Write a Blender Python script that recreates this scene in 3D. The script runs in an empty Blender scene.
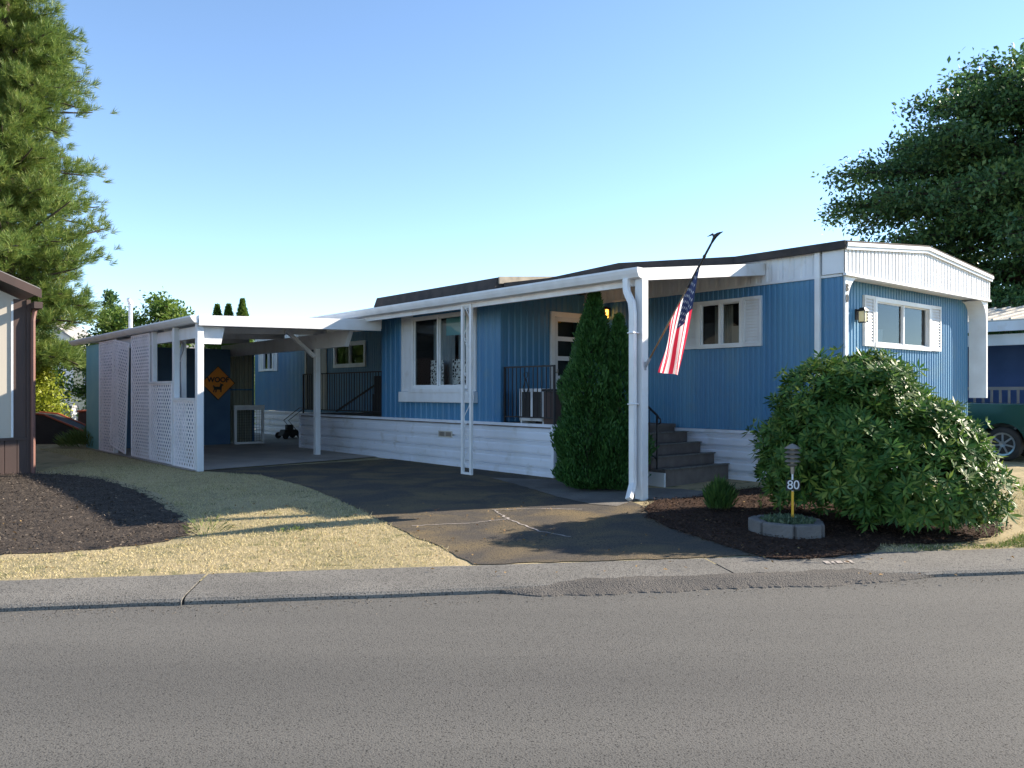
import bpy, bmesh, math, random
import numpy as np
from mathutils import Vector, Matrix
R = math.radians
rnd = random.Random(7)
rng = np.random.default_rng(7)
S = bpy.context.scene
COL = S.collection

# ---------------------------------------------------------------- materials
def _n(nt, t, **kw):
    n = nt.nodes.new(t)
    for k, v in kw.items():
        setattr(n, k, v)
    return n

def mat(name, c1, c2=None, rough=.6, scale=3., detail=6., bump=0., bscale=40., metallic=0., spec=.5,
        lo=.35, hi=.65, stretch=(1, 1, 1), c3=None, s3=60., lo3=.55, hi3=.7, emit=0., dist=0.):
    m = bpy.data.materials.new(name); m.use_nodes = True
    nt = m.node_tree; b = nt.nodes['Principled BSDF']
    b.inputs['Roughness'].default_value = rough
    b.inputs['Metallic'].default_value = metallic
    b.inputs['Specular IOR Level'].default_value = spec
    c1 = (*c1, 1); c2 = (*(c2 or tuple(x * .82 for x in c1[:3])), 1)
    tc = _n(nt, 'ShaderNodeTexCoord'); mp = _n(nt, 'ShaderNodeMapping')
    mp.inputs['Scale'].default_value = stretch
    nt.links.new(tc.outputs['Object'], mp.inputs['Vector'])
    n1 = _n(nt, 'ShaderNodeTexNoise'); n1.inputs['Scale'].default_value = scale; n1.inputs['Detail'].default_value = detail
    n1.inputs['Distortion'].default_value = dist
    nt.links.new(mp.outputs[0], n1.inputs['Vector'])
    r1 = _n(nt, 'ShaderNodeMapRange'); r1.inputs['From Min'].default_value = lo; r1.inputs['From Max'].default_value = hi
    nt.links.new(n1.outputs['Fac'], r1.inputs['Value'])
    mx = _n(nt, 'ShaderNodeMix', data_type='RGBA')
    mx.inputs['A'].default_value = c1; mx.inputs['B'].default_value = c2
    nt.links.new(r1.outputs[0], mx.inputs['Factor'])
    out = mx.outputs['Result']
    if c3:
        n3 = _n(nt, 'ShaderNodeTexNoise'); n3.inputs['Scale'].default_value = s3; n3.inputs['Detail'].default_value = 3
        nt.links.new(tc.outputs['Object'], n3.inputs['Vector'])
        r3 = _n(nt, 'ShaderNodeMapRange'); r3.inputs['From Min'].default_value = lo3; r3.inputs['From Max'].default_value = hi3
        nt.links.new(n3.outputs['Fac'], r3.inputs['Value'])
        m3 = _n(nt, 'ShaderNodeMix', data_type='RGBA'); m3.inputs['B'].default_value = (*c3, 1)
        nt.links.new(out, m3.inputs['A']); nt.links.new(r3.outputs[0], m3.inputs['Factor'])
        out = m3.outputs['Result']
    nt.links.new(out, b.inputs['Base Color'])
    if emit:
        b.inputs['Emission Color'].default_value = c1; b.inputs['Emission Strength'].default_value = emit
    if bump:
        nb = _n(nt, 'ShaderNodeTexNoise'); nb.inputs['Scale'].default_value = bscale; nb.inputs['Detail'].default_value = 4
        nt.links.new(tc.outputs['Object'], nb.inputs['Vector'])
        bp = _n(nt, 'ShaderNodeBump'); bp.inputs['Strength'].default_value = bump; bp.inputs['Distance'].default_value = .02
        nt.links.new(nb.outputs['Fac'], bp.inputs['Height']); nt.links.new(bp.outputs[0], b.inputs['Normal'])
    return m

def leafmat(name, cols, rough=.5, trans=.3, nscale=1.2, spec=.4):
    m = bpy.data.materials.new(name); m.use_nodes = True
    nt = m.node_tree; b = nt.nodes['Principled BSDF']; o = nt.nodes['Material Output']
    b.inputs['Roughness'].default_value = rough; b.inputs['Specular IOR Level'].default_value = spec
    g = _n(nt, 'ShaderNodeNewGeometry'); tc = _n(nt, 'ShaderNodeTexCoord')
    no = _n(nt, 'ShaderNodeTexNoise'); no.inputs['Scale'].default_value = nscale; no.inputs['Detail'].default_value = 2
    nt.links.new(tc.outputs['Object'], no.inputs['Vector'])
    a = _n(nt, 'ShaderNodeMath', operation='MULTIPLY_ADD'); a.inputs[1].default_value = .55
    nt.links.new(g.outputs['Random Per Island'], a.inputs[0])
    a2 = _n(nt, 'ShaderNodeMath', operation='MULTIPLY'); a2.inputs[1].default_value = .45
    nt.links.new(no.outputs['Fac'], a2.inputs[0]); nt.links.new(a2.outputs[0], a.inputs[2])
    cr = _n(nt, 'ShaderNodeValToRGB'); e = cr.color_ramp.elements
    k = len(cols)
    for i, c in enumerate(cols):
        p = .1 + .8 * i / (k - 1)
        if i < 2: e[i].position = p; el = e[i]
        else: el = e.new(p)
        el.color = (*c, 1)
    nt.links.new(a.outputs[0], cr.inputs['Fac']); nt.links.new(cr.outputs[0], b.inputs['Base Color'])
    t = _n(nt, 'ShaderNodeBsdfTranslucent'); nt.links.new(cr.outputs[0], t.inputs['Color'])
    mx = _n(nt, 'ShaderNodeMixShader'); mx.inputs[0].default_value = trans
    nt.links.new(b.outputs[0], mx.inputs[1]); nt.links.new(t.outputs[0], mx.inputs[2]); nt.links.new(mx.outputs[0], o.inputs['Surface'])
    return m

def glassmat():
    m = bpy.data.materials.new('window_glass'); m.use_nodes = True
    nt = m.node_tree; nt.nodes.remove(nt.nodes['Principled BSDF']); o = nt.nodes['Material Output']
    t = _n(nt, 'ShaderNodeBsdfTransparent'); t.inputs['Color'].default_value = (.72, .76, .76, 1)
    g = _n(nt, 'ShaderNodeBsdfGlossy'); g.inputs['Roughness'].default_value = .02; g.inputs['Color'].default_value = (.9, .95, 1, 1)
    f = _n(nt, 'ShaderNodeFresnel'); f.inputs['IOR'].default_value = 1.42
    mx = _n(nt, 'ShaderNodeMixShader')
    nt.links.new(f.outputs[0], mx.inputs[0]); nt.links.new(t.outputs[0], mx.inputs[1]); nt.links.new(g.outputs[0], mx.inputs[2])
    nt.links.new(mx.outputs[0], o.inputs['Surface'])
    return m

M = {}
M['white'] = mat('white_paint', (.70, .72, .745), (.60, .61, .62), rough=.5, scale=2.5, stretch=(1, 1, .25), bump=.05, c3=(.50, .475, .43), s3=4, lo3=.6, hi3=.9)
M['white_trim'] = mat('white_trim', (.74, .755, .77), (.66, .665, .665), rough=.4, scale=3)
M['lattice'] = mat('lattice_paint', (.86, .83, .85), (.76, .73, .74), rough=.5, scale=2.5)
M['skirt'] = mat('skirting_vinyl', (.66, .69, .76), (.56, .575, .60), rough=.45, scale=1.6, stretch=(1, 1, .5), lo=.45, hi=.8, bump=.03, c3=(.45, .44, .42), s3=3, lo3=.58, hi3=.85)
M['blue'] = mat('blue_siding', (.040, .158, .315), (.082, .235, .375), rough=.45, scale=1.6, stretch=(1, 1, .12), lo=.3, hi=.75, c3=(.085, .20, .30), s3=2.2, lo3=.55, hi3=.8, bump=.03, bscale=15)
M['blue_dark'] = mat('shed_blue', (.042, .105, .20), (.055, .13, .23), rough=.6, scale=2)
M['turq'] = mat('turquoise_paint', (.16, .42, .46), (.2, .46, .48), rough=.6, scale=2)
M['roof_dark'] = mat('dark_roofing', (.032, .028, .027), (.055, .045, .04), rough=.9, scale=5, bump=.4, bscale=60)
M['roof_tan'] = mat('tan_roof_edge', (.36, .31, .24), (.22, .19, .15), rough=.8, scale=5)
M['cream'] = mat('cream_siding', (.50, .47, .40), (.44, .41, .35), rough=.6, scale=2)
M['black_metal'] = mat('black_metal', (.018, .018, .02), rough=.45)
M['brown_step'] = mat('step_carpet', (.11, .09, .08), (.145, .122, .108), rough=.95, scale=6, bump=.4, bscale=150)
M['dark_in'] = mat('dim_interior', (.035, .033, .032), (.05, .047, .045), rough=.9)
M['curtain'] = mat('pale_curtain', (.42, .42, .38), (.30, .30, .27), rough=.9, scale=6, stretch=(6, 6, .2))
M['glass'] = glassmat()
M['drape'] = mat('grey_drape', (.42, .47, .50), (.30, .34, .37), rough=.9, scale=6, stretch=(6, 6, .2))
M['asphalt'] = mat('road_asphalt', (.098, .095, .088), (.130, .125, .114), rough=.92, scale=.9, stretch=(.16, 1.3, 1), lo=.3, hi=.7, c3=(.03, .029, .027), s3=95, lo3=.55, hi3=.66, bump=.35, bscale=120, spec=.2)
M['patch'] = mat('patch_asphalt', (.095, .088, .08), (.12, .11, .098), rough=.95, scale=2, c3=(.04, .04, .04), s3=55, bump=.9, bscale=70, spec=.2)
M['kerb'] = mat('kerb_concrete', (.148, .142, .129), (.19, .181, .163), rough=.93, scale=1.2, c3=(.055, .052, .048), s3=65, lo3=.5, hi3=.66, bump=.5, bscale=90, spec=.2)
M['drive'] = mat('old_driveway', (.08, .07, .059), (.17, .128, .07), rough=.95, scale=1.1, lo=.42, hi=.66, c3=(.035, .033, .03), s3=60, lo3=.52, hi3=.64, bump=.6, bscale=90, spec=.2, dist=.6)
M['slab'] = mat('carport_slab', (.40, .355, .305), (.31, .275, .235), rough=.9, scale=1.2, bump=.2, bscale=60)
M['walk'] = mat('walk_concrete', (.10, .09, .08), (.15, .138, .122), rough=.93, scale=2.2, c3=(.07, .065, .06), s3=40, bump=.5, bscale=60)
M['soil'] = mat('ground_soil', (.38, .31, .185), (.26, .225, .13), rough=1, scale=.7, c3=(.13, .13, .06), s3=4, lo3=.55, hi3=.72, bump=.6, bscale=50, spec=.1)
M['barkL'] = mat('bark_mulch', (.068, .056, .047), (.04, .034, .03), rough=1, scale=6, c3=(.15, .12, .095), s3=45, lo3=.55, hi3=.7, bump=1, bscale=60, spec=.1)
M['barkR'] = mat('red_bark_mulch', (.06, .036, .026), (.034, .022, .017), rough=1, scale=6, c3=(.10, .06, .042), s3=45, lo3=.55, hi3=.7, bump=1, bscale=60, spec=.1)
M['straw'] = leafmat('dry_grass', [(.21, .215, .085), (.46, .385, .20), (.56, .485, .305), (.39, .315, .16)], rough=.8, trans=.25, nscale=.8, spec=.15)
M['green'] = leafmat('green_grass', [(.06, .11, .02), (.12, .17, .04), (.2, .22, .06)], rough=.7, trans=.3)
M['trunk'] = mat('bark', (.085, .06, .045), (.05, .036, .028), rough=1, scale=8, stretch=(1, 1, .2), bump=.8, bscale=20)
M['pine'] = leafmat('pine_needles', [(.045, .095, .025), (.11, .185, .04), (.19, .26, .055), (.31, .29, .09)], rough=.5, trans=.28, nscale=.7)
M['dark_leaf'] = leafmat('dark_foliage', [(.03, .085, .035), (.055, .13, .045), (.09, .17, .05), (.17, .24, .06)], rough=.5, trans=.3, nscale=.35)
M['rhodo'] = leafmat('rhododendron_leaf', [(.024, .075, .018), (.045, .115, .024), (.09, .17, .032), (.24, .29, .055)], rough=.48, trans=.3, nscale=1.6, spec=.22)
M['cyp'] = leafmat('arborvitae', [(.016, .062, .014), (.034, .11, .022), (.065, .16, .032)], rough=.6, trans=.2, nscale=4)
M['lime'] = leafmat('lime_leaf', [(.14, .20, .02), (.26, .31, .03), (.36, .38, .05)], rough=.5, trans=.35)
M['mid_leaf'] = leafmat('mid_foliage', [(.03, .08, .02), (.06, .13, .03), (.12, .2, .04)], rough=.5, trans=.35)
M['bright_leaf'] = leafmat('bright_foliage', [(.06, .13, .02), (.12, .2, .035), (.2, .27, .06)], rough=.5, trans=.4)
M['succ'] = leafmat('ground_cover', [(.05, .09, .045), (.10, .15, .08), (.17, .21, .13)], rough=.6, trans=.2, nscale=8)
M['block'] = mat('edging_block', (.13, .12, .115), (.18, .165, .155), rough=.95, scale=5, bump=.7, bscale=50)
M['orange'] = mat('sign_orange', (.75, .26, .02), (.68, .22, .02), rough=.5)
M['ink'] = mat('sign_black', (.012, .012, .012), rough=.6)
M['amber'] = mat('amber_lamp_glass', (1., .42, .06), (1., .36, .04), rough=.4, emit=2.2)
M['amber_off'] = mat('lantern_glass', (.62, .50, .22), (.7, .6, .35), rough=.2)
M['red'] = leafmat('flag_red', [(.62, .04, .08), (.60, .035, .075)], rough=.85, trans=.4, spec=.1)
M['fwhite'] = leafmat('flag_white', [(.86, .84, .83), (.83, .81, .80)], rough=.85, trans=.4, spec=.1)
M['navy'] = mat('flag_blue', (.03, .045, .13), rough=.85)
M['wood_pole'] = mat('wooden_pole', (.30, .19, .09), (.22, .13, .06), rough=.6, scale=10, stretch=(6, 6, 1))
M['brown'] = mat('brown_trim', (.055, .035, .03), (.075, .045, .038), rough=.7, scale=3, stretch=(1, 1, .2))
M['redbrown'] = mat('red_brown_pipe', (.19, .085, .065), (.15, .07, .055), rough=.6)
M['beige'] = mat('beige_siding', (.47, .43, .36), (.42, .385, .33), rough=.7, scale=2, stretch=(1, 1, .2))
M['grey_roof'] = mat('grey_roof', (.30, .29, .28), (.24, .23, .22), rough=.8, scale=3)
M['yellow_wall'] = mat('pale_yellow_wall', (.60, .56, .40), (.54, .5, .36), rough=.8)
M['truck'] = mat('dark_green_paint', (.012, .05, .035), (.014, .055, .04), rough=.18, spec=.7)
M['rubber'] = mat('tyre_rubber', (.02, .02, .02), (.03, .03, .03), rough=.85)
M['alloy'] = mat('alloy_rim', (.55, .55, .56), rough=.3, metallic=.8)
M['redlens'] = mat('red_lens', (.4, .02, .02), rough=.2)
M['deep_blue'] = mat('deep_blue_siding', (.035, .075, .20), (.045, .09, .23), rough=.6)
M['black_panel'] = mat('black_panel', (.02, .019, .018), (.03, .028, .027), rough=.7)
M['rust'] = mat('orange_rim', (.42, .09, .04), (.3, .07, .03), rough=.6)
M['grey'] = mat('grey_plastic', (.33, .34, .36), (.28, .29, .31), rough=.5)
M['bronze'] = mat('bronze_metal', (.24, .21, .18), (.30, .27, .23), rough=.45, metallic=.5)
M['gold'] = mat('yellow_reflector', (.75, .42, .03), (.68, .36, .02), rough=.4)
M['gravel'] = mat('gravel_bank', (.34, .30, .27), (.26, .23, .2), rough=1, scale=8, bump=.8, bscale=20)
M['far_road'] = mat('far_road', (.16, .155, .15), rough=.9)
M['pattern'] = None
def pattern_mat():
    m = bpy.data.materials.new('lattice_print_fabric'); m.use_nodes = True
    nt = m.node_tree; b = nt.nodes['Principled BSDF']; b.inputs['Roughness'].default_value = .9
    tc = _n(nt, 'ShaderNodeTexCoord'); v = _n(nt, 'ShaderNodeTexVoronoi', feature='DISTANCE_TO_EDGE'); v.inputs['Scale'].default_value = 15
    v.inputs['Randomness'].default_value = .55
    nt.links.new(tc.outputs['Object'], v.inputs['Vector'])
    r = _n(nt, 'ShaderNodeMapRange'); r.inputs['From Min'].default_value = .09; r.inputs['From Max'].default_value = .12
    nt.links.new(v.outputs['Distance'], r.inputs['Value'])
    mx = _n(nt, 'ShaderNodeMix', data_type='RGBA'); mx.inputs['A'].default_value = (.85, .84, .82, 1); mx.inputs['B'].default_value = (.03, .025, .025, 1)
    nt.links.new(r.outputs[0], mx.inputs['Factor']); nt.links.new(mx.outputs['Result'], b.inputs['Base Color'])
    return m
M['pattern'] = pattern_mat()

# ---------------------------------------------------------------- mesh helpers
class MB:
    def __init__(self, tr=None):
        self.v = []; self.f = []; self.m = []; self.tr = tr; self.mi = 0
    def vert(self, p):
        p = Vector(p)
        if self.tr is not None: p = self.tr @ p
        self.v.append(p[:]); return len(self.v) - 1
    def face(self, pts):
        self.f.append([self.vert(p) for p in pts]); self.m.append(self.mi)
    def box(self, x0, x1, y0, y1, z0, z1):
        self.hexa([(x0, y0, z0), (x1, y0, z0), (x1, y1, z0), (x0, y1, z0), (x0, y0, z1), (x1, y0, z1), (x1, y1, z1), (x0, y1, z1)])
    def hexa(self, c):
        i = [self.vert(p) for p in c]
        for q in ((0, 3, 2, 1), (4, 5, 6, 7), (0, 1, 5, 4), (1, 2, 6, 5), (2, 3, 7, 6), (3, 0, 4, 7)):
            self.f.append([i[k] for k in q]); self.m.append(self.mi)
    def bar(self, a, b, w, d, up=(0, 0, 1)):
        a = Vector(a); b = Vector(b); t = (b - a).normalized(); up = Vector(up)
        if abs(t.dot(up)) > .98: up = Vector((1, 0, 0))
        s = t.cross(up).normalized() * w / 2; n = s.cross(t).normalized() * d / 2
        self.hexa([a - s - n, a + s - n, a + s + n, a - s + n, b - s - n, b + s - n, b + s + n, b - s + n])
    def tube(self, pts, r, n=8, cap=True):
        pts = [Vector(p) for p in pts]; rs = r if isinstance(r, (list, tuple)) else [r] * len(pts)
        rings = []; up = None
        for i, p in enumerate(pts):
            t = (pts[min(i + 1, len(pts) - 1)] - pts[max(i - 1, 0)]).normalized()
            if up is None:
                up = Vector((0, 0, 1)) if abs(t.z) < .9 else Vector((1, 0, 0))
            s = t.cross(up)
            if s.length < 1e-5: s = t.orthogonal()
            s.normalize(); up = s.cross(t).normalized()
            rings.append([self.vert(p + (s * math.cos(2 * math.pi * k / n) + up * math.sin(2 * math.pi * k / n)) * rs[i]) for k in range(n)])
        for a, b in zip(rings, rings[1:]):
            for k in range(n):
                self.f.append([a[k], a[(k + 1) % n], b[(k + 1) % n], b[k]]); self.m.append(self.mi)
        if cap:
            self.f.append(rings[0][::-1]); self.m.append(self.mi); self.f.append(rings[-1]); self.m.append(self.mi)
    def prism(self, poly, off):
        off = Vector(off); a = [Vector(p) for p in poly]; b = [p + off for p in a]
        ia = [self.vert(p) for p in a]; ib = [self.vert(p) for p in b]; n = len(a)
        self.f.append(ia[::-1]); self.m.append(self.mi); self.f.append(ib); self.m.append(self.mi)
        for k in range(n):
            self.f.append([ia[k], ia[(k + 1) % n], ib[(k + 1) % n], ib[k]]); self.m.append(self.mi)
    def lathe(self, prof, n=20, c=(0, 0, 0)):
        rings = [[self.vert((c[0] + r * math.cos(2 * math.pi * k / n), c[1] + r * math.sin(2 * math.pi * k / n), c[2] + z)) for k in range(n)] for r, z in prof]
        for a, b in zip(rings, rings[1:]):
            for k in range(n):
                self.f.append([a[k], a[(k + 1) % n], b[(k + 1) % n], b[k]]); self.m.append(self.mi)
        self.f.append(rings[0][::-1]); self.m.append(self.mi); self.f.append(rings[-1]); self.m.append(self.mi)

def obj(name, mb, mats, parent=None, smooth=False, bevel=0., label=None, fixn=True):
    me = bpy.data.meshes.new(name)
    me.from_pydata(mb.v, [], mb.f)
    ms = mats if isinstance(mats, (list, tuple)) else [mats]
    for m in ms: me.materials.append(M[m] if isinstance(m, str) else m)
    if len(ms) > 1: me.polygons.foreach_set('material_index', mb.m)
    if fixn:
        bm = bmesh.new(); bm.from_mesh(me); bmesh.ops.recalc_face_normals(bm, faces=bm.faces[:]); bm.to_mesh(me); bm.free()
    if smooth:
        me.polygons.foreach_set('use_smooth', [True] * len(me.polygons))
    me.update()
    o = bpy.data.objects.new(name, me); COL.objects.link(o)
    if parent: o.parent = parent
    if bevel:
        b = o.modifiers.new('Bevel', 'BEVEL'); b.width = bevel; b.segments = 2; b.limit_method = 'ANGLE'; b.angle_limit = R(40)
    if label: o['label'] = label
    return o

def fast(name, V, F, m, parent=None):
    """numpy quads/triangles -> one mesh object"""
    me = bpy.data.meshes.new(name); k = F.shape[1]
    me.vertices.add(len(V)); me.vertices.foreach_set('co', np.asarray(V, dtype=np.float32).ravel())
    me.loops.add(F.size); me.loops.foreach_set('vertex_index', F.astype(np.int32).ravel())
    me.polygons.add(len(F)); me.polygons.foreach_set('loop_start', np.arange(0, F.size, k, dtype=np.int32))
    me.update(calc_edges=True); me.materials.append(M[m])
    o = bpy.data.objects.new(name, me); COL.objects.link(o)
    if parent: o.parent = parent
    return o

def thing(name, label, cat, loc=(0, 0, 0), rz=0., group=None):
    o = bpy.data.objects.new(name, None); COL.objects.link(o)
    o.location = loc; o.rotation_euler = (0, 0, rz); o.empty_display_size = .2
    return tag(o, label, cat, group)
def tag(o, label, cat, group=None, kind=None):
    o['label'] = label; o['category'] = cat
    if group: o['group'] = group
    if kind: o['kind'] = kind
    return o
def struct(o): o['kind'] = 'structure'; return o
def stuff(o, label, cat): return tag(o, label, cat, kind='stuff')

def norm(a): return a / np.maximum(np.linalg.norm(a, axis=-1, keepdims=True), 1e-9)
def leaf_quads(P, D, N, L, W, fold=.25, mid=.5):
    """diamond leaves: base P, direction D, face normal N, length L, width W (arrays)"""
    D = norm(D); s = norm(np.cross(D, N)); N = np.cross(s, D)
    L = np.broadcast_to(L, (len(P),))[:, None]; W = np.broadcast_to(W, (len(P),))[:, None]
    c = P + D * L * mid + N * W * fold
    V = np.stack([P, c - s * W / 2, P + D * L, c + s * W / 2], 1).reshape(-1, 3)
    F = np.arange(len(P) * 4).reshape(-1, 4)
    return V, F
def unit(n): return norm(rng.normal(size=(n, 3)))
def in_poly(P, poly):
    x, y = P[:, 0], P[:, 1]; r = np.zeros(len(P), bool); n = len(poly)
    for i in range(n):
        x0, y0 = poly[i]; x1, y1 = poly[(i + 1) % n]
        c = (y0 > y) != (y1 > y)
        with np.errstate(divide='ignore', invalid='ignore'):
            xi = (x1 - x0) * (y - y0) / (y1 - y0) + x0
        r ^= c & (x < xi)
    return r

# ---------------------------------------------------------------- frames
TH = R(40.1); O = Vector((5.24, 12.82, 0))                      # house frame: x into the house, y along it away from the street
ROT = Matrix.Translation(O) @ Matrix.Rotation(TH, 4, 'Z')
def W(x, y, z=0.): return ROT @ Vector((x, y, z))
RA = R(8.5); CR, SR = math.cos(RA), math.sin(RA)                # road frame: p along, q across
def RW(p, q): return (p * CR - q * SR, p * SR + q * CR)
def zg(X, Y):
    q = -X * SR + Y * CR
    return -.1 if q < 7.68 else (0. if q > 13.3 else -.1 * (13.3 - q) / 5.62)
def zgv(P):
    q = -P[:, 0] * SR + P[:, 1] * CR
    return np.clip(-.1 * (13.3 - q) / 5.62, -.1, 0)

def ragged(poly, amp=.05, step=.12, seed=1):
    r = random.Random(seed); out = []
    n = len(poly)
    for i in range(n):
        a = Vector((*poly[i], 0)); b = Vector((*poly[(i + 1) % n], 0)); L = (b - a).length
        k = max(1, int(L / step)); d = (b - a); nrm = Vector((-d.y, d.x, 0)).normalized()
        for j in range(k):
            p = a + d * j / k + nrm * r.uniform(-amp, amp)
            out.append((p.x, p.y))
    return out
def smooth_poly(poly, it=2):
    for _ in range(it):
        q = []
        for i in range(len(poly)):
            a, b = poly[i], poly[(i + 1) % len(poly)]
            q += [(a[0] * .75 + b[0] * .25, a[1] * .75 + b[1] * .25), (a[0] * .25 + b[0] * .75, a[1] * .25 + b[1] * .75)]
        poly = q
    return poly
def drape(name, poly, off, m):
    bm = bmesh.new(); vs = [bm.verts.new((x, y, 0)) for x, y in poly]; bm.faces.new(vs)
    for q in (7.68, 13.3):
        bmesh.ops.bisect_plane(bm, geom=bm.verts[:] + bm.edges[:] + bm.faces[:], plane_co=(*RW(0, q), 0), plane_no=(-SR, CR, 0))
    bmesh.ops.triangulate(bm, faces=bm.faces[:])
    for v in bm.verts: v.co.z = zg(v.co.x, v.co.y) + off
    bmesh.ops.recalc_face_normals(bm, faces=bm.faces[:])
    if bm.faces[:][0].normal.z < 0: bmesh.ops.reverse_faces(bm, faces=bm.faces[:])
    me = bpy.data.meshes.new(name); bm.to_mesh(me); bm.free(); me.materials.append(M[m])
    o = bpy.data.objects.new(name, me); COL.objects.link(o); return struct(o)

# ================================================================ SETTING
g = MB()
for q0, z0, q1, z1 in ((-600, -.1, -4.3, -.1), (-4.3, -.1, -4.3, -.32), (-4.3, -.32, 7.4, -.32), (7.4, -.32, 7.4, -.1), (7.4, -.1, 7.68, -.1), (7.68, -.1, 13.3, 0), (13.3, 0, 900, 0)):
    a, b, c, d = RW(-700, q0), RW(700, q0), RW(700, q1), RW(-700, q1)
    g.face([(*a, z0), (*b, z0), (*c, z1), (*d, z1)])
struct(obj('ground', g, 'soil'))
g = MB()
g.face([(*RW(-200, -4.2), -.155), (*RW(200, -4.2), -.155), (*RW(200, 6.9), -.155), (*RW(-200, 6.9), -.155)])
struct(obj('road', g, 'asphalt'))
# kerb strip in cast lengths, with open joints
g = MB(); p = -1.65 - 4.73 * 9
while p < 45:
    n = 24
    prev = None
    for i in range(n + 1):
        pp = p + .012 + (4.73 - .02) * i / n
        wob = rnd.uniform(-.012, .012)
        prof = [(7.68 + rnd.uniform(-.015, .015), -.1), (6.93, -.097), (6.83 + wob, -.108), (6.80 + wob, -.128), (6.785 + wob, -.24)]
        cur = [(*RW(pp, q), z) for q, z in prof]
        if prev:
            for k in range(4): g.face([prev[k], prev[k + 1], cur[k + 1], cur[k]])
        else: g.face([*cur, (*RW(pp, 7.68), -.24)])
        prev = cur
    g.face([*prev, (*RW(p + 4.72, 7.68), -.24)][::-1])
    p += 4.73
struct(obj('kerb_strip', g, 'kerb', fixn=False))
# ragged asphalt lip feathered over the kerb
g = MB(); prev = None; n = 150
o1 = o2 = 0
for i in range(n + 1):
    t = i / n; pp = .92 + 4.02 * t
    o1 = o1 * .85 + rnd.uniform(-.018, .018); o2 = o2 * .85 + rnd.uniform(-.02, .02)
    taper = max(.0, min(1, t * 12, (1 - t) * 5)); tin = max(0, min(1, t * 6, (1 - t) * 6))
    cur = [(*RW(pp, 6.805 + (.16 + o2) * tin), -.0935 - .03 * (1 - tin)), (*RW(pp, 6.80 + .05 * tin), -.097 - .03 * (1 - tin)), (*RW(pp, 6.795 - .06 * taper), -.128), (*RW(pp, 6.79 - (.16 + o1) * taper), -.147), (*RW(pp, 6.785 - (.175 + o1) * taper), -.165)]
    if prev:
        for k in range(4): g.face([prev[k], prev[k + 1], cur[k + 1], cur[k]])
    prev = cur
struct(obj('asphalt_lip', g, 'patch'))

DRIVE = [(-6.02, 15.89), (-4.7, 15.1), (-3.53, 13.5), (-2.26, 11.31), (-1.55, 9.91), (-1.15, 9.16), (-.76, 8.52), (-.37, 7.72), (2.9, 8.2), (2.5, 9.0),
         (2.2, 9.7), (2.0, 10.4), (1.6, 12.31), tuple(W(-2.33, 4.2)[:2]), tuple(W(-2.33, 9.7)[:2])]
drape('driveway', ragged(DRIVE, .025, .15, 3), .008, 'drive')
drape('carport_floor', [tuple(W(*p)[:2]) for p in ((-6.9, 9.55), (-2.33, 10.3), (-2.33, 14.5), (-.02, 14.5), (-.02, 23), (-6.9, 17.2))], .02, 'slab')
drape('walkway', ragged([(-.4, 14.55), (.74, 14.2), (1.32, 12.9), (2.0, 13.1), (2.7, 13.0), (3.3, 12.5), (2.6, 11.7), (1.9, 11.9), (1.45, 11.2), (1.1, 11.4), (.68, 12.1)], .02, .15, 5), .014, 'walk')
MUL_R = smooth_poly([(1.70, 10.45), (1.9, 9.5), (2.38, 8.3), (2.62, 7.85), (3.75, 8.3), (3.95, 8.75), (4.9, 8.7), (6.0, 9.7), (6.6, 11.7), (5.6, 12.9), (4.6, 13.3), (3.6, 13.0), (2.6, 11.9), (2.0, 11.8)], 2)
MUL_L = smooth_poly([(-14, 15.1), (-9.2, 15.6), (-7.43, 14.6), (-5.45, 12.19), (-3.6, 9.36), (-3.75, 8.75), (-4.5, 8.2), (-5.6, 8.0), (-9, 8.2), (-14, 9)], 2)
drape('mulch_bed', ragged(MUL_R, .03, .1, 6), .016, 'barkR')
drape('soil_bed', ragged(MUL_L, .05, .1, 8), .006, 'barkL')
# cracks in the driveway, filled with pale grit
g = MB()
def crack(pts, w, off=.013):
    for (x0, y0), (x1, y1) in zip(pts, pts[1:]):
        d = Vector((x1 - x0, y1 - y0)); k = max(2, int(d.length / .06)); nrm = Vector((-d.y, d.x)).normalized(); pr = None
        for i in range(k + 1):
            q = Vector((x0, y0)) + d * i / k + nrm * rnd.uniform(-.02, .02); ww = w * rnd.uniform(.3, 1)
            a = q + nrm * ww; b = q - nrm * ww
            cur = ((a.x, a.y, zg(*a) + off), (b.x, b.y, zg(*b) + off))
            if pr: g.face([pr[0], pr[1], cur[1], cur[0]])
            pr = cur
crack([(-.25, 10.9), (.4, 11.0), (.95, 10.95)], .018); crack([(-.25, 10.9), (-.05, 10.2), (.3, 9.4), (.65, 9.05)], .02); crack([(-1.2, 9.7), (-.5, 9.9), (-.05, 10.2)], .015)
struct(obj('driveway_crack', g, 'gravel'))
# far street and bank seen through the gap by the carport
g = MB(); g.face([(-60, 34, .01), (60, 30, .01), (60, 36, .01), (-60, 40, .01)]); struct(obj('far_street', g, 'far_road'))
g = MB(); prev = None
for i in range(61):
    x = -32 + i * .5; hh = .55 + .12 * math.sin(i * 1.3) + rnd.uniform(-.06, .06); y = 40.5
    cur = [(x, y, 0), (x, y + .3, hh * .8), (x, y + 1.2, hh), (x, y + 2.6, hh * .5), (x, y + 3.4, 0)]
    if prev:
        for k in range(4): g.face([prev[k], prev[k + 1], cur[k + 1], cur[k]])
    prev = cur
struct(obj('gravel_bank', g, 'gravel', smooth=True))

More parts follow.
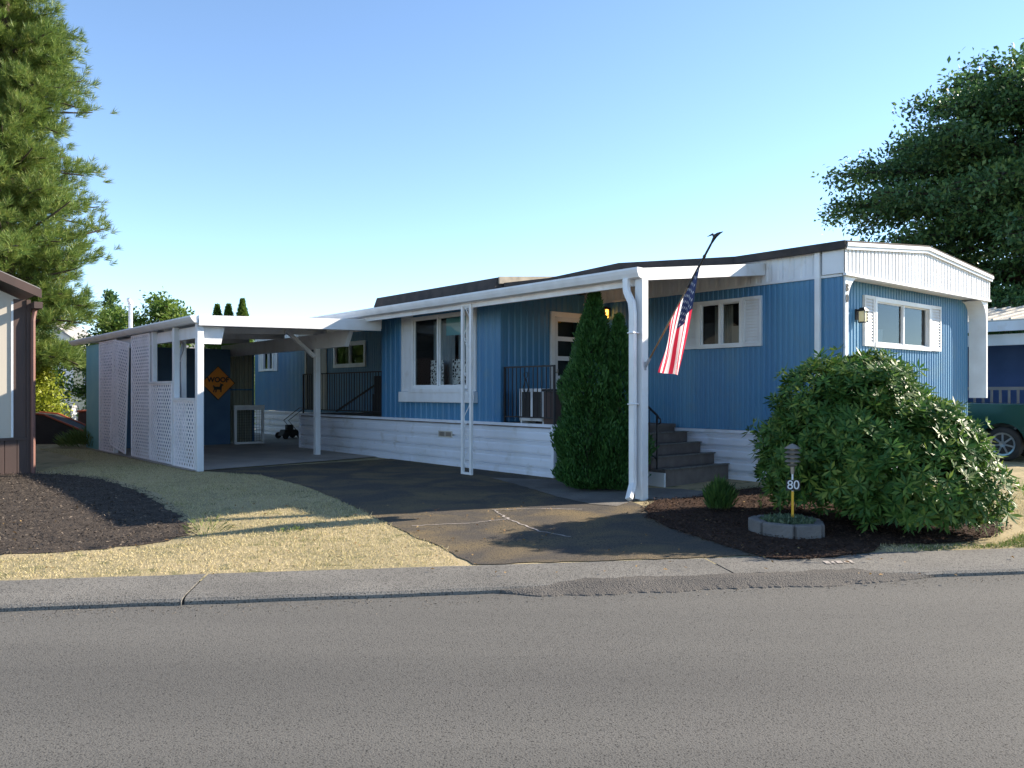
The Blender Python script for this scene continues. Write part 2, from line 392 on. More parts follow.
# ---------------------------------------------------------------- grass and mulch (stuff)
def blades(name, poly, n, m, hmin, hmax, wid, label, patch=None, clump=None):
    P = np.array(poly); lo, hi = P.min(0), P.max(0)
    Q = rng.uniform(lo, hi, (n * 3, 2)); Q = Q[in_poly(Q, poly)]
    if clump is not None:
        f = np.sin(Q[:, 0] * 2.3 + 1.1 * np.sin(Q[:, 1] * 1.7)) + np.sin(Q[:, 1] * 3.1 + 1.3 * np.sin(Q[:, 0] * 2.9)) + rng.normal(0, .5, len(Q))
        Q = Q[f > clump]
    Q = Q[:n]; k = len(Q)
    B = np.c_[Q, zgv(Q) + .001]
    a = rng.uniform(0, 2 * np.pi, k); lean = rng.uniform(.2, 1.3, k)
    D = np.c_[np.cos(a) * lean, np.sin(a) * lean, np.ones(k)]
    b = rng.uniform(0, 2 * np.pi, k); Nn = np.c_[np.cos(b), np.sin(b), np.zeros(k)]
    V, F = leaf_quads(B, D, Nn, rng.uniform(hmin, hmax, k), rng.uniform(wid * .6, wid, k), 0, .3)
    return stuff(fast(name, V, F, m), label, 'grass')
LAWN = [(-4.6, 8.1), (-3.6, 8.6), (-3.55, 9.4), (-5.35, 12.3), (-7.4, 14.75), (-9.3, 15.7), (-9.4, 18), (-12.9, 22), (-11.6, 21.9), (-6.2, 15.75), (-4.7, 15.0), (-3.5, 13.4), (-2.24, 11.25), (-1.5, 9.86), (-1.1, 9.1), (-.7, 8.5), (-.5, 7.70),
        tuple(RW(-1.3, 7.68)), tuple(RW(-14, 7.70)), (-14, 8.2), (-9, 7.95), (-5.6, 7.8)]
blades('dry_lawn', LAWN, 120000, 'straw', .012, .036, .009, 'short straw coloured dry lawn between the kerb and the carport')
blades('green_tufts', LAWN, 12000, 'green', .015, .05, .01, 'patches of greener grass in the dry lawn', clump=1.25)
blades('dry_tufts', LAWN, 9000, 'straw', .04, .085, .009, 'taller dry tufts standing out of the straw lawn', clump=1.0)
blades('lawn_edge', ragged(LAWN, .07, .1, 12), 26000, 'straw', .02, .055, .009, 'stray dry blades spilling over the lawn edges', clump=-.2)
LAWN_R = [(3.85, 8.3), (3.95, 8.72), (5.0, 8.65), (6.1, 9.6), (6.7, 11.6), (9.5, 14.5), (14, 14), (14, 9.9), (5.5, 8.6)]
blades('dry_verge', LAWN_R, 40000, 'straw', .012, .04, .01, 'dry yellow grass verge beside the big rhododendron')
blades('green_verge_tufts', [(4.0, 8.35), (4.2, 8.65), (5.2, 8.7), (5.9, 9.3), (6.2, 8.85), (5.5, 8.62)], 2600, 'green', .02, .06, .01, 'greener grass along the kerb in front of the rhododendron', clump=.3)
def chips(name, poly, n, m, label, smax):
    c0 = np.mean(poly, 0); poly = [tuple(c0 + (np.array(p) - c0) * 1.035) for p in poly]
    P = np.array(poly); lo, hi = P.min(0), P.max(0)
    Q = rng.uniform(lo, hi, (n * 3, 2)); Q = Q[in_poly(Q, poly)][:n]; k = len(Q)
    B = np.c_[Q, zgv(Q) + rng.uniform(.012, .042, k)]
    a = rng.uniform(0, 2 * np.pi, k)
    D = np.c_[np.cos(a), np.sin(a), rng.normal(0, .35, k)]; Nn = np.c_[rng.normal(0, .5, (k, 2)), np.ones(k)]
    V, F = leaf_quads(B, D, Nn, rng.uniform(.015, smax, k), rng.uniform(.008, .02, k), .1)
    return stuff(fast(name, V, F, m), label, 'mulch')
M['chipL'] = leafmat('soil_chips', [(.028, .024, .021), (.07, .057, .047), (.18, .15, .12)], rough=.95, trans=0, nscale=5, spec=.1)
M['chipR'] = leafmat('bark_chips', [(.022, .013, .01), (.055, .032, .022), (.12, .075, .05)], rough=.95, trans=0, nscale=5, spec=.1)
chips('soil_mulch', MUL_L, 24000, 'chipL', 'dark crumbly mulch in the bed by the beige neighbouring wall', .06)
chips('bark_mulch', MUL_R, 20000, 'chipR', 'reddish brown bark mulch under the shrubs by the steps', .05)

g = MB()
for k, (dx, w_) in enumerate(((0, .05), (.07, .03), (.12, .06), (.2, .04), (.26, .03))):
    a0 = 4.12 + dx
    g.face([(*RW(a0, 7.22 + .03 * (k % 2)), -.0915), (*RW(a0 + w_, 7.21), -.0915), (*RW(a0 + w_ + .03, 7.33), -.0915), (*RW(a0 + .03, 7.34 - .03 * (k % 2)), -.0915)])
struct(obj('kerb_paint', g, 'gravel'))
# grit and dead leaves gathered along the kerb
n = 2600; pp = rng.uniform(-12, 12, n); qq = 6.76 - np.abs(rng.normal(0, .16, n))
B = np.c_[pp * CR - qq * SR, pp * SR + qq * CR, np.full(n, -.153)]
M['grit'] = leafmat('road_grit', [(.05, .045, .04), (.14, .12, .10), (.30, .26, .2)], rough=.95, trans=0, nscale=3, spec=.1)
V, F = leaf_quads(B, np.c_[rng.normal(0, 1, (n, 2)), rng.normal(0, .15, n)], np.c_[rng.normal(0, .4, (n, 2)), np.ones(n)], rng.uniform(.008, .022, n), rng.uniform(.006, .014, n), .3)
stuff(fast('road_grit', V, F, 'grit'), 'loose grit lying along the kerb of the grey road', 'grit')
n = 260; Q = rng.uniform([-9, 7.2], [6, 11.5], (n, 2)); B = np.c_[Q, zgv(Q) + .03]
M['litter'] = leafmat('dead_leaf', [(.13, .07, .03), (.26, .16, .06), (.36, .26, .12)], rough=.8, trans=.2)
V, F = leaf_quads(B, np.c_[rng.normal(0, 1, (n, 2)), rng.normal(0, .2, n)], np.c_[rng.normal(0, .5, (n, 2)), np.ones(n)], rng.uniform(.03, .06, n), rng.uniform(.018, .03, n), .25)
stuff(fast('leaf_litter', V, F, 'litter'), 'scattered dead leaves on the lawn, driveway and kerb', 'leaves')

# ================================================================ HOUSE
home = thing('manufactured_home', 'blue corrugated single storey manufactured home with white skirting and porch awning', 'house', O, TH)
def MW(o, right, nrm):
    """window frame: u to the right seen from outside, v up, n outwards"""
    r = Vector(right); n = Vector(nrm); u = Vector((0, 0, 1))
    m = Matrix.Identity(4)
    for i in range(3): m[i][0] = r[i]; m[i][1] = u[i]; m[i][2] = n[i]; m[i][3] = o[i]
    return m
def longwall(x): return MW((x, 0, 0), (0, -1, 0), (-1, 0, 0))     # u = -y
def endwall(y): return MW((0, y, 0), (1, 0, 0), (0, -1, 0))       # u = x
def corr(mb, u0, u1, v0, v1, holes=(), per=.105, dep=.014):
    us = [u0]; u = math.floor(u0 / per) * per
    while u < u1 + per:
        for o_, in ((0.,), (.05,), (.062,), (.09,)):
            q = u + o_ * per / .105
            if u0 + .002 < q < u1 - .002: us.append(q)
        u += per
    for a, b, c, d in holes: us += [a, b]
    us = sorted(set(round(q, 4) for q in us)) + [u1]
    def dp(q):
        t = (q / per) % 1 * .105
        return 0 if t < .0501 else (-dep * (t - .05) / .012 if t < .062 else (-dep if t < .09 else -dep * (1 - (t - .09) / .015)))
    for a, b in zip(us, us[1:]):
        if b - a < 1e-4: continue
        mid = (a + b) / 2; iv = [(v0, v1)]
        for ha, hb, hc, hd in holes:
            if ha < mid < hb:
                nv = []
                for p, q in iv:
                    if hc > p: nv.append((p, min(q, hc)))
                    if hd < q: nv.append((max(p, hd), q))
                iv = nv
        for p, q in iv:
            mb.face([(a, p, dp(a + 1e-5)), (b, p, dp(b - 1e-5)), (b, q, dp(b - 1e-5)), (a, q, dp(a + 1e-5))])
def fbox(mb, u0, u1, v0, v1, n0, n1): mb.box(u0, u1, v0, v1, n0, n1)
def window(parent, T, u0, u1, v0, v1, fw=.07, split=.5, curtains=(), grids=0, deep=.7, panes=2):
    """outer frame u0..u1 x v0..v1, sliding sashes, recess and curtains"""
    mb = MB(T)
    fbox(mb, u0, u1, v1 - fw, v1, -.02, .045); fbox(mb, u0, u1, v0, v0 + fw, -.02, .05)
    fbox(mb, u0, u0 + fw, v0 + fw, v1 - fw, -.02, .045); fbox(mb, u1 - fw, u1, v0 + fw, v1 - fw, -.02, .045)
    us = u0 + fw + (u1 - u0 - 2 * fw) * split
    if panes == 2: fbox(mb, us - .022, us + .022, v0 + fw, v1 - fw, -.03, .03)
    s = .022
    edges = [(u0 + fw, us - .022), (us + .022, u1 - fw)] if panes == 2 else [(u0 + fw, u1 - fw)]
    for i, (a, b) in enumerate(edges):
        z = -.005 - .02 * i
        fbox(mb, a, a + s, v0 + fw, v1 - fw, z - .02, z + .015); fbox(mb, b - s, b, v0 + fw, v1 - fw, z - .02, z + .015)
        fbox(mb, a + s, b - s, v0 + fw, v0 + fw + s, z - .02, z + .015); fbox(mb, a + s, b - s, v1 - fw - s, v1 - fw, z - .02, z + .015)
    for k in range(grids):
        v = v0 + fw + (v1 - v0 - 2 * fw) * (k + 1) / (grids + 1)
        fbox(mb, u0 + fw + s, u1 - fw - s, v - .025, v + .025, -.025, .02)
    mb.mi = 1
    a, b, c, d, e = u0 + .03, u1 - .03, v0 + .03, v1 - .03, -deep
    for q in ([(a, c, e), (b, c, e), (b, d, e), (a, d, e)], [(a, c, -.03), (a, c, e), (a, d, e), (a, d, -.03)], [(b, c, -.03), (b, d, -.03), (b, d, e), (b, c, e)],
              [(a, d, -.03), (a, d, e), (b, d, e), (b, d, -.03)], [(a, c, -.03), (b, c, -.03), (b, c, e), (a, c, e)]): mb.face(q)
    w = obj('window', mb, ['white_trim', 'dark_in'], parent, fixn=False)
    for i, (a, b) in enumerate(edges):
        p = MB(T); z = -.012 - .02 * i
        p.face([(a, v0 + fw, z), (b, v0 + fw, z), (b, v1 - fw, z), (a, v1 - fw, z)]); obj('pane', p, 'glass', w, fixn=False)
    for (ca, cb, va, vb, m, dz) in curtains:
        p = MB(T); n = 40
        for i in range(n):
            a = ca + (cb - ca) * i / n; b = ca + (cb - ca) * (i + 1) / n
            za = dz + .018 * math.sin(a * 62) * (m in ('curtain', 'drape')); zb = dz + .018 * math.sin(b * 62) * (m in ('curtain', 'drape'))
            p.face([(a, va, za), (b, va, zb), (b, vb, zb), (a, vb, za)])
        obj('curtain', p, m, w)
    return w
def shutter(parent, T, u0, u1, v0, v1):
    mb = MB(T); fw = .045
    fbox(mb, u0, u0 + fw, v0, v1, -.01, .038); fbox(mb, u1 - fw, u1, v0, v1, -.01, .038)
    fbox(mb, u0 + fw, u1 - fw, v1 - .06, v1, -.01, .038); fbox(mb, u0 + fw, u1 - fw, v0, v0 + .06, -.01, .038)
    v = v0 + .06; n = max(4, round((v1 - v0 - .12) / .055)); st = (v1 - v0 - .12) / n
    for i in range(n):
        a = v + i * st
        mb.hexa([(u0 + fw, a, -.008), (u1 - fw, a, -.008), (u1 - fw, a, .030), (u0 + fw, a, .030), (u0 + fw, a + st, -.008), (u1 - fw, a + st, -.008), (u1 - fw, a + st, .010), (u0 + fw, a + st, .010)])
    return obj('shutter', mb, 'white', parent)
def skirt(mb, T, u0, u1, v0, v1):
    mb.tr = T; n = 4; st = (v1 - v0 - .06) / n
    prof = [(v0, .0)]
    for i in range(n):
        a = v0 + i * st
        prof += [(a + .004, .022), (a + st * .50, .026), (a + st * .56, .012), (a + st * .60, .012), (a + st - .034, .026), (a + st - .030, -.03), (a + st, -.03)]
    prof += [(v1 - .055, .03), (v1, .03), (v1, -.02)]
    for (va, na), (vb, nb) in zip(prof, prof[1:]):
        mb.face([(u0, va, na), (u1, va, na), (u1, vb, nb), (u0, vb, nb)])
    mb.tr = None

# ---- main long wall and the blocks of the home
L0 = longwall(0.)
LEN = 23.2
mainwin = (-2.78, -1.83, 2.34, 3.205); midwin = (-16.9, -14.9, 2.31, 3.1); smallwin = (-22.4, -21.5, 2.32, 3.06)
mb = MB(L0)
corr(mb, -LEN, -.0, .88, 3.42, [tuple(w_) for w_ in ((-2.75, -1.86, 2.37, 3.18), (-16.87, -14.93, 2.34, 3.07), (-22.37, -21.53, 2.35, 3.03))])
obj('wall', mb, 'blue', home, fixn=False)
mb = MB(); skirt(mb, L0, -LEN, -.31, -.05, .875); obj('skirting', mb, 'skirt', home, fixn=False)
# white fluted band under the eave
mb = MB(L0); corr(mb, -LEN, -.0, 3.41, 3.86, per=.21, dep=.012); mb.box(-LEN, .0, 3.385, 3.425, -.01, .025); mb.box(-LEN, 0, 3.82, 3.93, -.01, .05)
obj('eave_band', mb, 'white', home)
window(home, L0, *mainwin, fw=.06, curtains=[(-2.72, -2.32, 2.4, 3.15, 'curtain', -.42), (-2.28, -1.9, 2.4, 2.75, 'cream', -.3)])
shutter(home, L0, -1.83 + .003, -1.45, 2.345, 3.21); shutter(home, L0, -3.13, -2.783, 2.345, 3.21)
window(home, L0, *midwin, fw=.1, curtains=[(-16.7, -16.3, 2.42, 3.0, 'curtain', -.3)])
window(home, L0, *smallwin, fw=.06)
shutter(home, L0, -22.78, -22.403, 2.31, 3.07); shutter(home, L0, -21.497, -21.13, 2.31, 3.07)
# far porch door on the main wall
mb = MB(L0)
mb.box(-18.95, -18.85, .98, 3.1, -.005, .03); mb.box(-17.75, -17.4, .98, 3.1, -.005, .03); mb.box(-18.85, -17.75, 3.0, 3.1, -.005, .03)
d = obj('door', mb, 'cream', home)
mb = MB(L0); mb.box(-18.84, -17.76, .98, 2.99, -.0, .012); obj('door_leaf', mb, 'black_panel', d)
# other walls (closed box behind)
mb = MB(); mb.box(.9, 5.68, 1.1, LEN, -.1, 3.4); obj('core_wall', mb, 'blue', home)
# ---- street gable
GY = .30; G0 = endwall(GY)
mb = MB(G0); corr(mb, .04, 5.7, .88, 3.44, [(1.64, 3.83, 2.37, 3.17)]); obj('wall', mb, 'blue', home, fixn=False)
mb = MB(); skirt(mb, G0, .04, 5.7, -.05, .875); obj('skirting', mb, 'skirt', home, fixn=False)
window(home, G0, 1.61, 3.86, 2.33, 3.205, fw=.075, deep=.6, curtains=[(1.75, 2.62, 2.4, 2.70, 'drape', -.3)])
shutter(home, G0, 1.25, 1.607, 2.34, 3.21); shutter(home, G0, 3.863, 4.33, 2.34, 3.21)
# fascia panel: fluted, top follows the low roof
def roof_z(x): return 3.875 + .26 * min(x / 2.87, 1) if x < 2.87 else 4.135 - .24 * (x - 2.87) / 2.93
mb = MB(); per = .125; xs = []; x = -.05
FE = 5.87
while x < FE:
    xs += [(x, .0), (x + .07, .0), (x + .08, .018), (x + .115, .018)]; x += per
xs = [(min(a, FE), b) for a, b in xs if a < FE + .05]
for (a, da), (b, db) in zip(xs, xs[1:]):
    if b - a < 1e-4: continue
    ya, yb = -.06 + da, -.06 + db
    mb.face([(a, ya, 3.42), (b, yb, 3.42), (b, yb, roof_z(max(b, 0)) - .06), (a, ya, roof_z(max(a, 0)) - .06)])
mb.face([(-.05, -.055, 3.425), (FE, -.055, 3.425), (FE, .32, 3.425), (-.05, .32, 3.425)])
mb.box(-.055, FE + .005, -.085, -.03, 3.39, 3.43)
mb.prism([(-.055, -.04, 3.43), (-.055, -.04, 3.80), (-.055, GY + .02, 3.80), (-.055, GY + .02, 3.43)], (.04, 0, 0))
mb.prism([(FE - .03, -.04, 3.43), (FE - .03, -.04, 3.83), (FE - .03, GY + .02, 3.83), (FE - .03, GY + .02, 3.43)], (.035, 0, 0))
obj('gable_fascia', mb, 'white', home)
mb = MB()
for xa, xb in ((-.075, 2.87), (2.87, FE + .03)):
    za, zb = roof_z(max(xa, 0)), roof_z(xb)
    mb.hexa([(xa, -.10, za - .085), (xb, -.10, zb - .085), (xb, -.02, zb - .085), (xa, -.02, za - .085), (xa, -.10, za), (xb, -.10, zb), (xb, -.02, zb), (xa, -.02, za)])
    mb.hexa([(xa, -.125, za - .035), (xb, -.125, zb - .035), (xb, -.103, zb - .035), (xa, -.103, za - .035), (xa, -.125, za + .02), (xb, -.125, zb + .02), (xb, -.103, zb + .02), (xa, -.103, za + .02)])
obj('rake_trim', mb, 'white_trim', home)
# roof
mb = MB()
for xa, xb in ((-.09, 2.87), (2.87, FE + .04)):
    za, zb = roof_z(max(xa, 0)) + .022, roof_z(xb) + .022
    mb.hexa([(xa, -.115, za), (xb, -.115, zb), (xb, LEN, zb), (xa, LEN, za), (xa, -.115, za + .028), (xb, -.115, zb + .028), (xb, LEN, zb + .028), (xa, LEN, za + .028)])
mb.box(-.13, -.06, -.10, LEN, 3.80, roof_z(0) + .052)
obj('roof', mb, 'roof_dark', home)
# wing walls framing the gable
def wing(x0, sgn, zb, wb, far):
    pts = [(x0, zb), (x0 + sgn * wb, zb), (x0 + sgn * wb, 3.0)]
    for k in range(9):
        a = k / 8 * math.pi / 2
        pts.append((x0 + sgn * (wb + .36 * (1 - math.cos(a))), 3.0 + .39 * math.sin(a)))
    pts += [(x0, 3.39)]
    mb = MB(); mb.prism([(x, -.03, z) for x, z in pts], (0, far + .03, 0))
    return obj('wing_wall', mb, 'white_trim', home)
wing(.02, 1, -.05, .09, GY); wing(5.83, -1, 1.43, .07, GY)
# house number on the wing
def text(s, size, ext=.004, off=0.):
    c = bpy.data.curves.new('t', 'FONT'); c.body = s; c.size = size; c.extrude = ext; c.align_x = 'CENTER'; c.align_y = 'CENTER'; c.offset = off
    o = bpy.data.objects.new('t', c); COL.objects.link(o); dg = bpy.context.evaluated_depsgraph_get()
    me = bpy.data.meshes.new_from_object(o.evaluated_get(dg)); bpy.data.objects.remove(o); bpy.data.curves.remove(c)
    return me
def textobj(name, s, size, m, T, parent, ext=.004, bold=0.):
    me = text(s, size, ext, bold); me.transform(T); me.materials.clear(); me.materials.append(M[m])
    o = bpy.data.objects.new(name, me); COL.objects.link(o); o.parent = parent; return o
for s_, z in (('8', 3.20), ('0', 3.03)):
    textobj('house_number', s_, .18, 'black_panel', MW((.065, -.037, z), (1, 0, 0), (0, -1, 0)), home)
# corner downspout on the long wall
mb = MB(); mb.box(-.075, -.012, .36, .45, -.02, 3.85); obj('downspout', mb, 'white_trim', home, bevel=.01)
# ---- lanterns
def lantern(T, glass, label):
    mb = MB(T); mb.box(-.05, .05, -.09, .09, .0, .03); mb.tube([(0, .06, .02), (0, .10, .08), (0, .08, .12)], .012, 6)
    mb.hexa([(-.075, .05, .04), (.075, .05, .04), (.075, .05, .19), (-.075, .05, .19), (-.03, .11, .08), (.03, .11, .08), (.03, .11, .15), (-.03, .11, .15)])
    mb.box(-.06, .06, -.145, -.13, .055, .175)
    for a in (-.06, .05):
        for b in (.055, .165): mb.box(a, a + .01, -.13, .05, b, b + .01)
    l = obj('wall_lantern', mb, 'black_metal', home)
    p = MB(T); p.box(-.048, .048, -.128, .048, .067, .163); obj('lantern_glass', p, glass, l)
    if label: l['label'] = label
    return l
TL = L0 @ Matrix.Translation((-5.04, 3.19, .0)); lantern(TL, 'amber', 'glowing amber porch lantern')
TG = G0 @ Matrix.Translation((1.02, 2.86, .0)); lantern(TG, 'amber_off', 'unlit lantern with cream glass')
ld = bpy.data.lights.new('porch_lamp', 'POINT'); ld.energy = .35; ld.color = (1, .55, .2); ld.shadow_soft_size = .04
lo = bpy.data.objects.new('porch_lamp', ld); COL.objects.link(lo); lo.location = W(-.32, 5.04, 3.1)

# ---- front porch: skirting, deck, enclosed bay
PX = -2.32; DZ = .965
P0 = longwall(PX)
mb = MB(); skirt(mb, P0, -14.48, -4.22, -.05, DZ)
skirt(mb, MW((0, 4.22, 0), (1, 0, 0), (0, -1, 0)), PX, -1.9, -.05, DZ)
skirt(mb, MW((0, 14.48, 0), (-1, 0, 0), (0, 1, 0)), .0, -PX, -.05, DZ)
mb.box(PX - .03, PX + .02, 4.19, 4.26, -.05, DZ - .005); mb.box(PX - .03, PX + .02, 14.44, 14.50, -.05, DZ - .005)
obj('porch_skirting', mb, 'skirt', home, fixn=False)
mb = MB(); mb.box(PX + .01, -.02, 4.3, 14.45, DZ - .08, DZ - .012); mb.box(-1.9, -.02, 3.30, 4.3, DZ - .08, DZ - .012)
mb.box(-1.9, -.02, 3.32, 3.36, 0, DZ - .08)
obj('porch_deck', mb, 'brown_step', home)
# crawl space vent
mb = MB(P0); mb.box(-7.78, -7.28, .60, .73, .0, .032)
v = obj('crawl_vent', mb, 'cream', home)
mb = MB(P0)
for a in (-7.74, -7.51): mb.box(a, a + .19, .62, .71, .03, .036)
obj('vent_grille', mb, 'bronze', v)
# bay walls
bw = (-8.80, -6.72, 1.62, 3.2)
mb = MB(P0); corr(mb, -10.16, -5.74, DZ, 3.42, [(-8.78, -6.74, 1.65, 3.17)], per=.21); obj('bay_wall', mb, 'blue', home, fixn=False)
B0 = endwall(5.74)
mb = MB(B0); corr(mb, PX, -.0, DZ, 3.6, [(-.92, -.08, DZ, 3.1)], per=.16, dep=.02); obj('bay_wall', mb, 'blue', home, fixn=False)
mb = MB(); mb.box(PX + .01, 0, 10.14, 10.16, DZ, 3.5); obj('bay_wall', mb, 'blue', home)
mb = MB(); mb.box(PX - .02, PX + .03, 5.70, 5.76, DZ - .002, 3.45); obj('corner_trim', mb, 'blue', home)
window(home, P0, bw[0], bw[1], bw[2], bw[3], fw=.06, split=.47, deep=1.1,
       curtains=[(-8.55, -8.05, 1.7, 2.25, 'pattern', -.3), (-7.72, -7.25, 1.7, 2.25, 'pattern', -.3), (-7.22, -6.8, 1.7, 2.3, 'cream', -.35), (-8.7, -7.9, 1.72, 3.14, 'drape', -.5), (-7.7, -7.0, 1.72, 3.14, 'drape', -.45), (-7.7, -6.8, 2.75, 3.12, 'turq', -.12)])
shutter(home, P0, -9.23, -8.803, 1.56, 3.27); shutter(home, P0, -6.717, -6.47, 1.56, 3.27)
mb = MB(P0); mb.box(-9.25, -6.45, 1.33, 1.555, -.01, .10); mb.box(-9.22, -6.48, 1.345, 1.54, .1, .112); mb.box(-8.8, -6.72, 1.54, 1.62, 0, .13)
obj('window_box', mb, 'white', home)
mb = MB(P0); mb.box(-9.25, -6.45, 3.275, 3.33, -.01, .05); obj('window_head', mb, 'white', home)
# screen door with five lights in the bay's side
mb = MB(B0)
mb.box(-1.0, -.9, DZ, 3.2, -.01, .04); mb.box(-.1, -.005, DZ, 3.2, -.01, .04); mb.box(-.9, -.1, 3.1, 3.2, -.01, .04)
d = obj('door', mb, 'white_trim', home)
mb = MB(B0); mb.box(-.9, -.80, DZ + .02, 3.09, -.02, .02); mb.box(-.2, -.1, DZ + .02, 3.09, -.02, .02)
for k in range(6):
    z = DZ + .02 + k * .405; mb.box(-.8, -.2, z, z + (.09 if k else .25), -.02, .02)
obj('door_leaf', mb, 'white', d)
mb = MB(B0); mb.face([(-.8, DZ + .1, -.005), (-.2, DZ + .1, -.005), (-.2, 3.05, -.005), (-.8, 3.05, -.005)]); obj('pane', mb, 'glass', d, fixn=False)
mb = MB(B0); mb.face([(-.95, DZ, -.3), (-.05, DZ, -.3), (-.05, 3.2, -.3), (-.95, 3.2, -.3)]); obj('inner_door', mb, 'dark_in', d)
mb = MB(B0); mb.tube([(-.85, 1.95, .02), (-.85, 1.95, .07), (-.85, 2.02, .07)], .014, 6); obj('handle', mb, 'bronze', d)
# bay roof and porch roof infill
mb = MB(); mb.hexa([(-2.50, 5.70, 3.50), (0, 5.70, 3.62), (0, 10.24, 3.62), (-2.50, 10.24, 3.50), (-2.42, 5.70, 3.76), (-.1, 5.70, 3.98), (-.1, 10.2, 3.98), (-2.42, 10.2, 3.76)])
obj('bay_roof', mb, 'roof_dark', home)
mb = MB(); mb.prism([(-2.40, 5.66, 3.64), (-.1, 5.66, 3.84), (-.1, 5.66, 3.99), (-2.40, 5.66, 3.775)], (0, .035, 0)); obj('roof_fascia', mb, 'roof_tan', home)
mb = MB(); T_ = [(-.1, 1.9, 3.93), (-1.5, 3.4, 3.855), (-2.0, 4.7, 3.68), (-2.3, 5.65, 3.66), (-.1, 5.65, 3.95)]
a = [mb.vert(p) for p in T_]; b = [mb.vert((x, y, z - .2)) for x, y, z in T_]
mb.f += [a, b[::-1]] + [[a[k], b[k], b[(k + 1) % 5], a[(k + 1) % 5]] for k in range(5)]; mb.m += [0] * 7
obj('porch_roof', mb, 'roof_dark', home)

# ---- porch awning (part) with gutter, downspout, posts
AX = -3.2
def aw_z(x): return 3.31 + (x - AX) * (3.70 - 3.31) / 3.2
mb = MB(); y = 1.47; per = .4
while y < 19.4:
    ys = [(y, 0), (y + .30, 0), (y + .32, .05), (y + .38, .05), (y + .4, 0)]
    for (ya, da), (yb, db) in zip(ys, ys[1:]):
        mb.face([(AX, ya, aw_z(AX) + da), (AX, yb, aw_z(AX) + db), (-.03, yb, aw_z(0) + db), (-.03, ya, aw_z(0) + da)])
    y += per
mb.hexa([(AX, 1.38, aw_z(AX) - .13), (-.03, 1.38, aw_z(0) - .15), (-.03, 1.47, aw_z(0) - .15), (AX, 1.47, aw_z(AX) - .13),
         (AX, 1.38, aw_z(AX) + .05), (-.03, 1.38, aw_z(0) + .05), (-.03, 1.47, aw_z(0) + .05), (AX, 1.47, aw_z(AX) + .05)])
mb.box(AX + .06, AX + .12, 1.5, 12.0, 3.12, 3.30)
awn = obj('porch_awning', mb, 'white', home)
mb = MB()
gp = [(AX - .02, 3.36), (AX - .14, 3.36), (AX - .145, 3.33), (AX - .13, 3.28), (AX - .10, 3.22), (AX - .02, 3.20)]
mb.prism([(x, 1.36, z) for x, z in gp], (0, 11.0, 0)); obj('gutter', mb, 'white_trim', awn)
mb = MB(); mb.box(-3.21, -3.07, 1.38, 1.52, -.12, 3.2); post = obj('post', mb, 'white', awn, bevel=.008)
mb = MB(); X = -3.27
path = [(AX - .08, 1.62, 3.21), (AX - .08, 1.62, 3.10), (AX - .09, 1.60, 3.02), (X - .03, 1.50, 2.86), (X - .03, 1.48, 2.7), (X - .03, 1.48, .30), (X - .04, 1.47, .21), (X - .20, 1.40, .015)]
for a_, b_ in zip(path, path[1:]):
    a_ = Vector(a_); b_ = Vector(b_); t = (b_ - a_).normalized() * .012; mb.bar(a_ - t, b_ + t, .10, .075, up=(1, 0, 0))
mb.box(X - .09, X + .06, 1.42, 1.54, 1.36, 1.385); mb.box(X - .09, X + .06, 1.42, 1.54, 2.4, 2.425)
obj('downspout', mb, 'white_trim', awn, bevel=.012)
# open scrolled column
mb = MB(); cy = 5.71
for a in (cy - .13, cy + .13): mb.box(-3.17, -3.12, a - .028, a + .028, -.02, 3.22)
for z in (.0, 3.16): mb.box(-3.165, -3.125, cy - .105, cy + .105, z, z + .05)
for z0 in (.15, .95, 1.85, 2.5):
    pts = []
    for k in range(26):
        t = k / 25; s_ = t * .62
        pts.append((-3.145, cy + .085 * math.sin(t * math.pi * 2 + .6), z0 + s_))
    mb.tube(pts, .008, 5)
    for zz, sg in ((z0 + .02, 1), (z0 + .6, -1)):
        mb.tube([(-3.145, cy + sg * .04 + .045 * math.cos(q * .5) * (1 - q / 18), zz + .045 * math.sin(q * .5) * (1 - q / 18)) for q in range(16)], .007, 5)
obj('scroll_column', mb, 'white_trim', awn)

# ---- railings
def railing(name, T, u0, u1, z0, z1, parent, emblem=None, step=.12):
    mb = MB(T); mb.box(u0, u1, z1 - .03, z1, -.018, .018); mb.box(u0, u1, z0 + .1, z0 + .125, -.012, .012)
    u = u0
    for e in (u0, u1 - .035): mb.box(e, e + .035, z0, z1, -.018, .018)
    u = u0 + step
    while u < u1 - .05:
        mb.box(u - .007, u + .007, z0 + .125, z1 - .03, -.007, .007); u += step
    if emblem is not None:
        c = emblem; zc = (z0 + z1) / 2 + .12
        for sg in (-1, 1):
            mb.tube([(c, zc - .19, .0), (c + sg * .075, zc, 0), (c, zc + .19, 0)], .012, 5)
            mb.tube([(c + sg * (.02 + .035 * math.sin(q * .4)), zc + .2 + .05 * (1 - math.cos(q * .4)), 0) for q in range(9)], .009, 5)
    return obj(name, mb, 'black_metal', parent)
railing('porch_railing', longwall(PX + .06), -5.68, -4.25, DZ, 2.04, home, emblem=-5.05)
railing('porch_railing', longwall(PX + .06), -14.42, -10.2, DZ, 2.05, home, step=.13)
mb = MB(); mb.bar((-2.2, 12.6, 1.05), (-1.5, 11.2, 1.95), .05, .04); mb.box(-1.9, -1.2, 10.5, 11.3, DZ, 1.5); mb.box(-1.85, -1.78, 10.5, 11.3, 1.5, 1.95)
o_ = obj('porch_bench', mb, 'black_panel', None); o_.matrix_world = ROT; tag(o_, 'dark slatted bench in the shaded far end of the porch', 'bench')

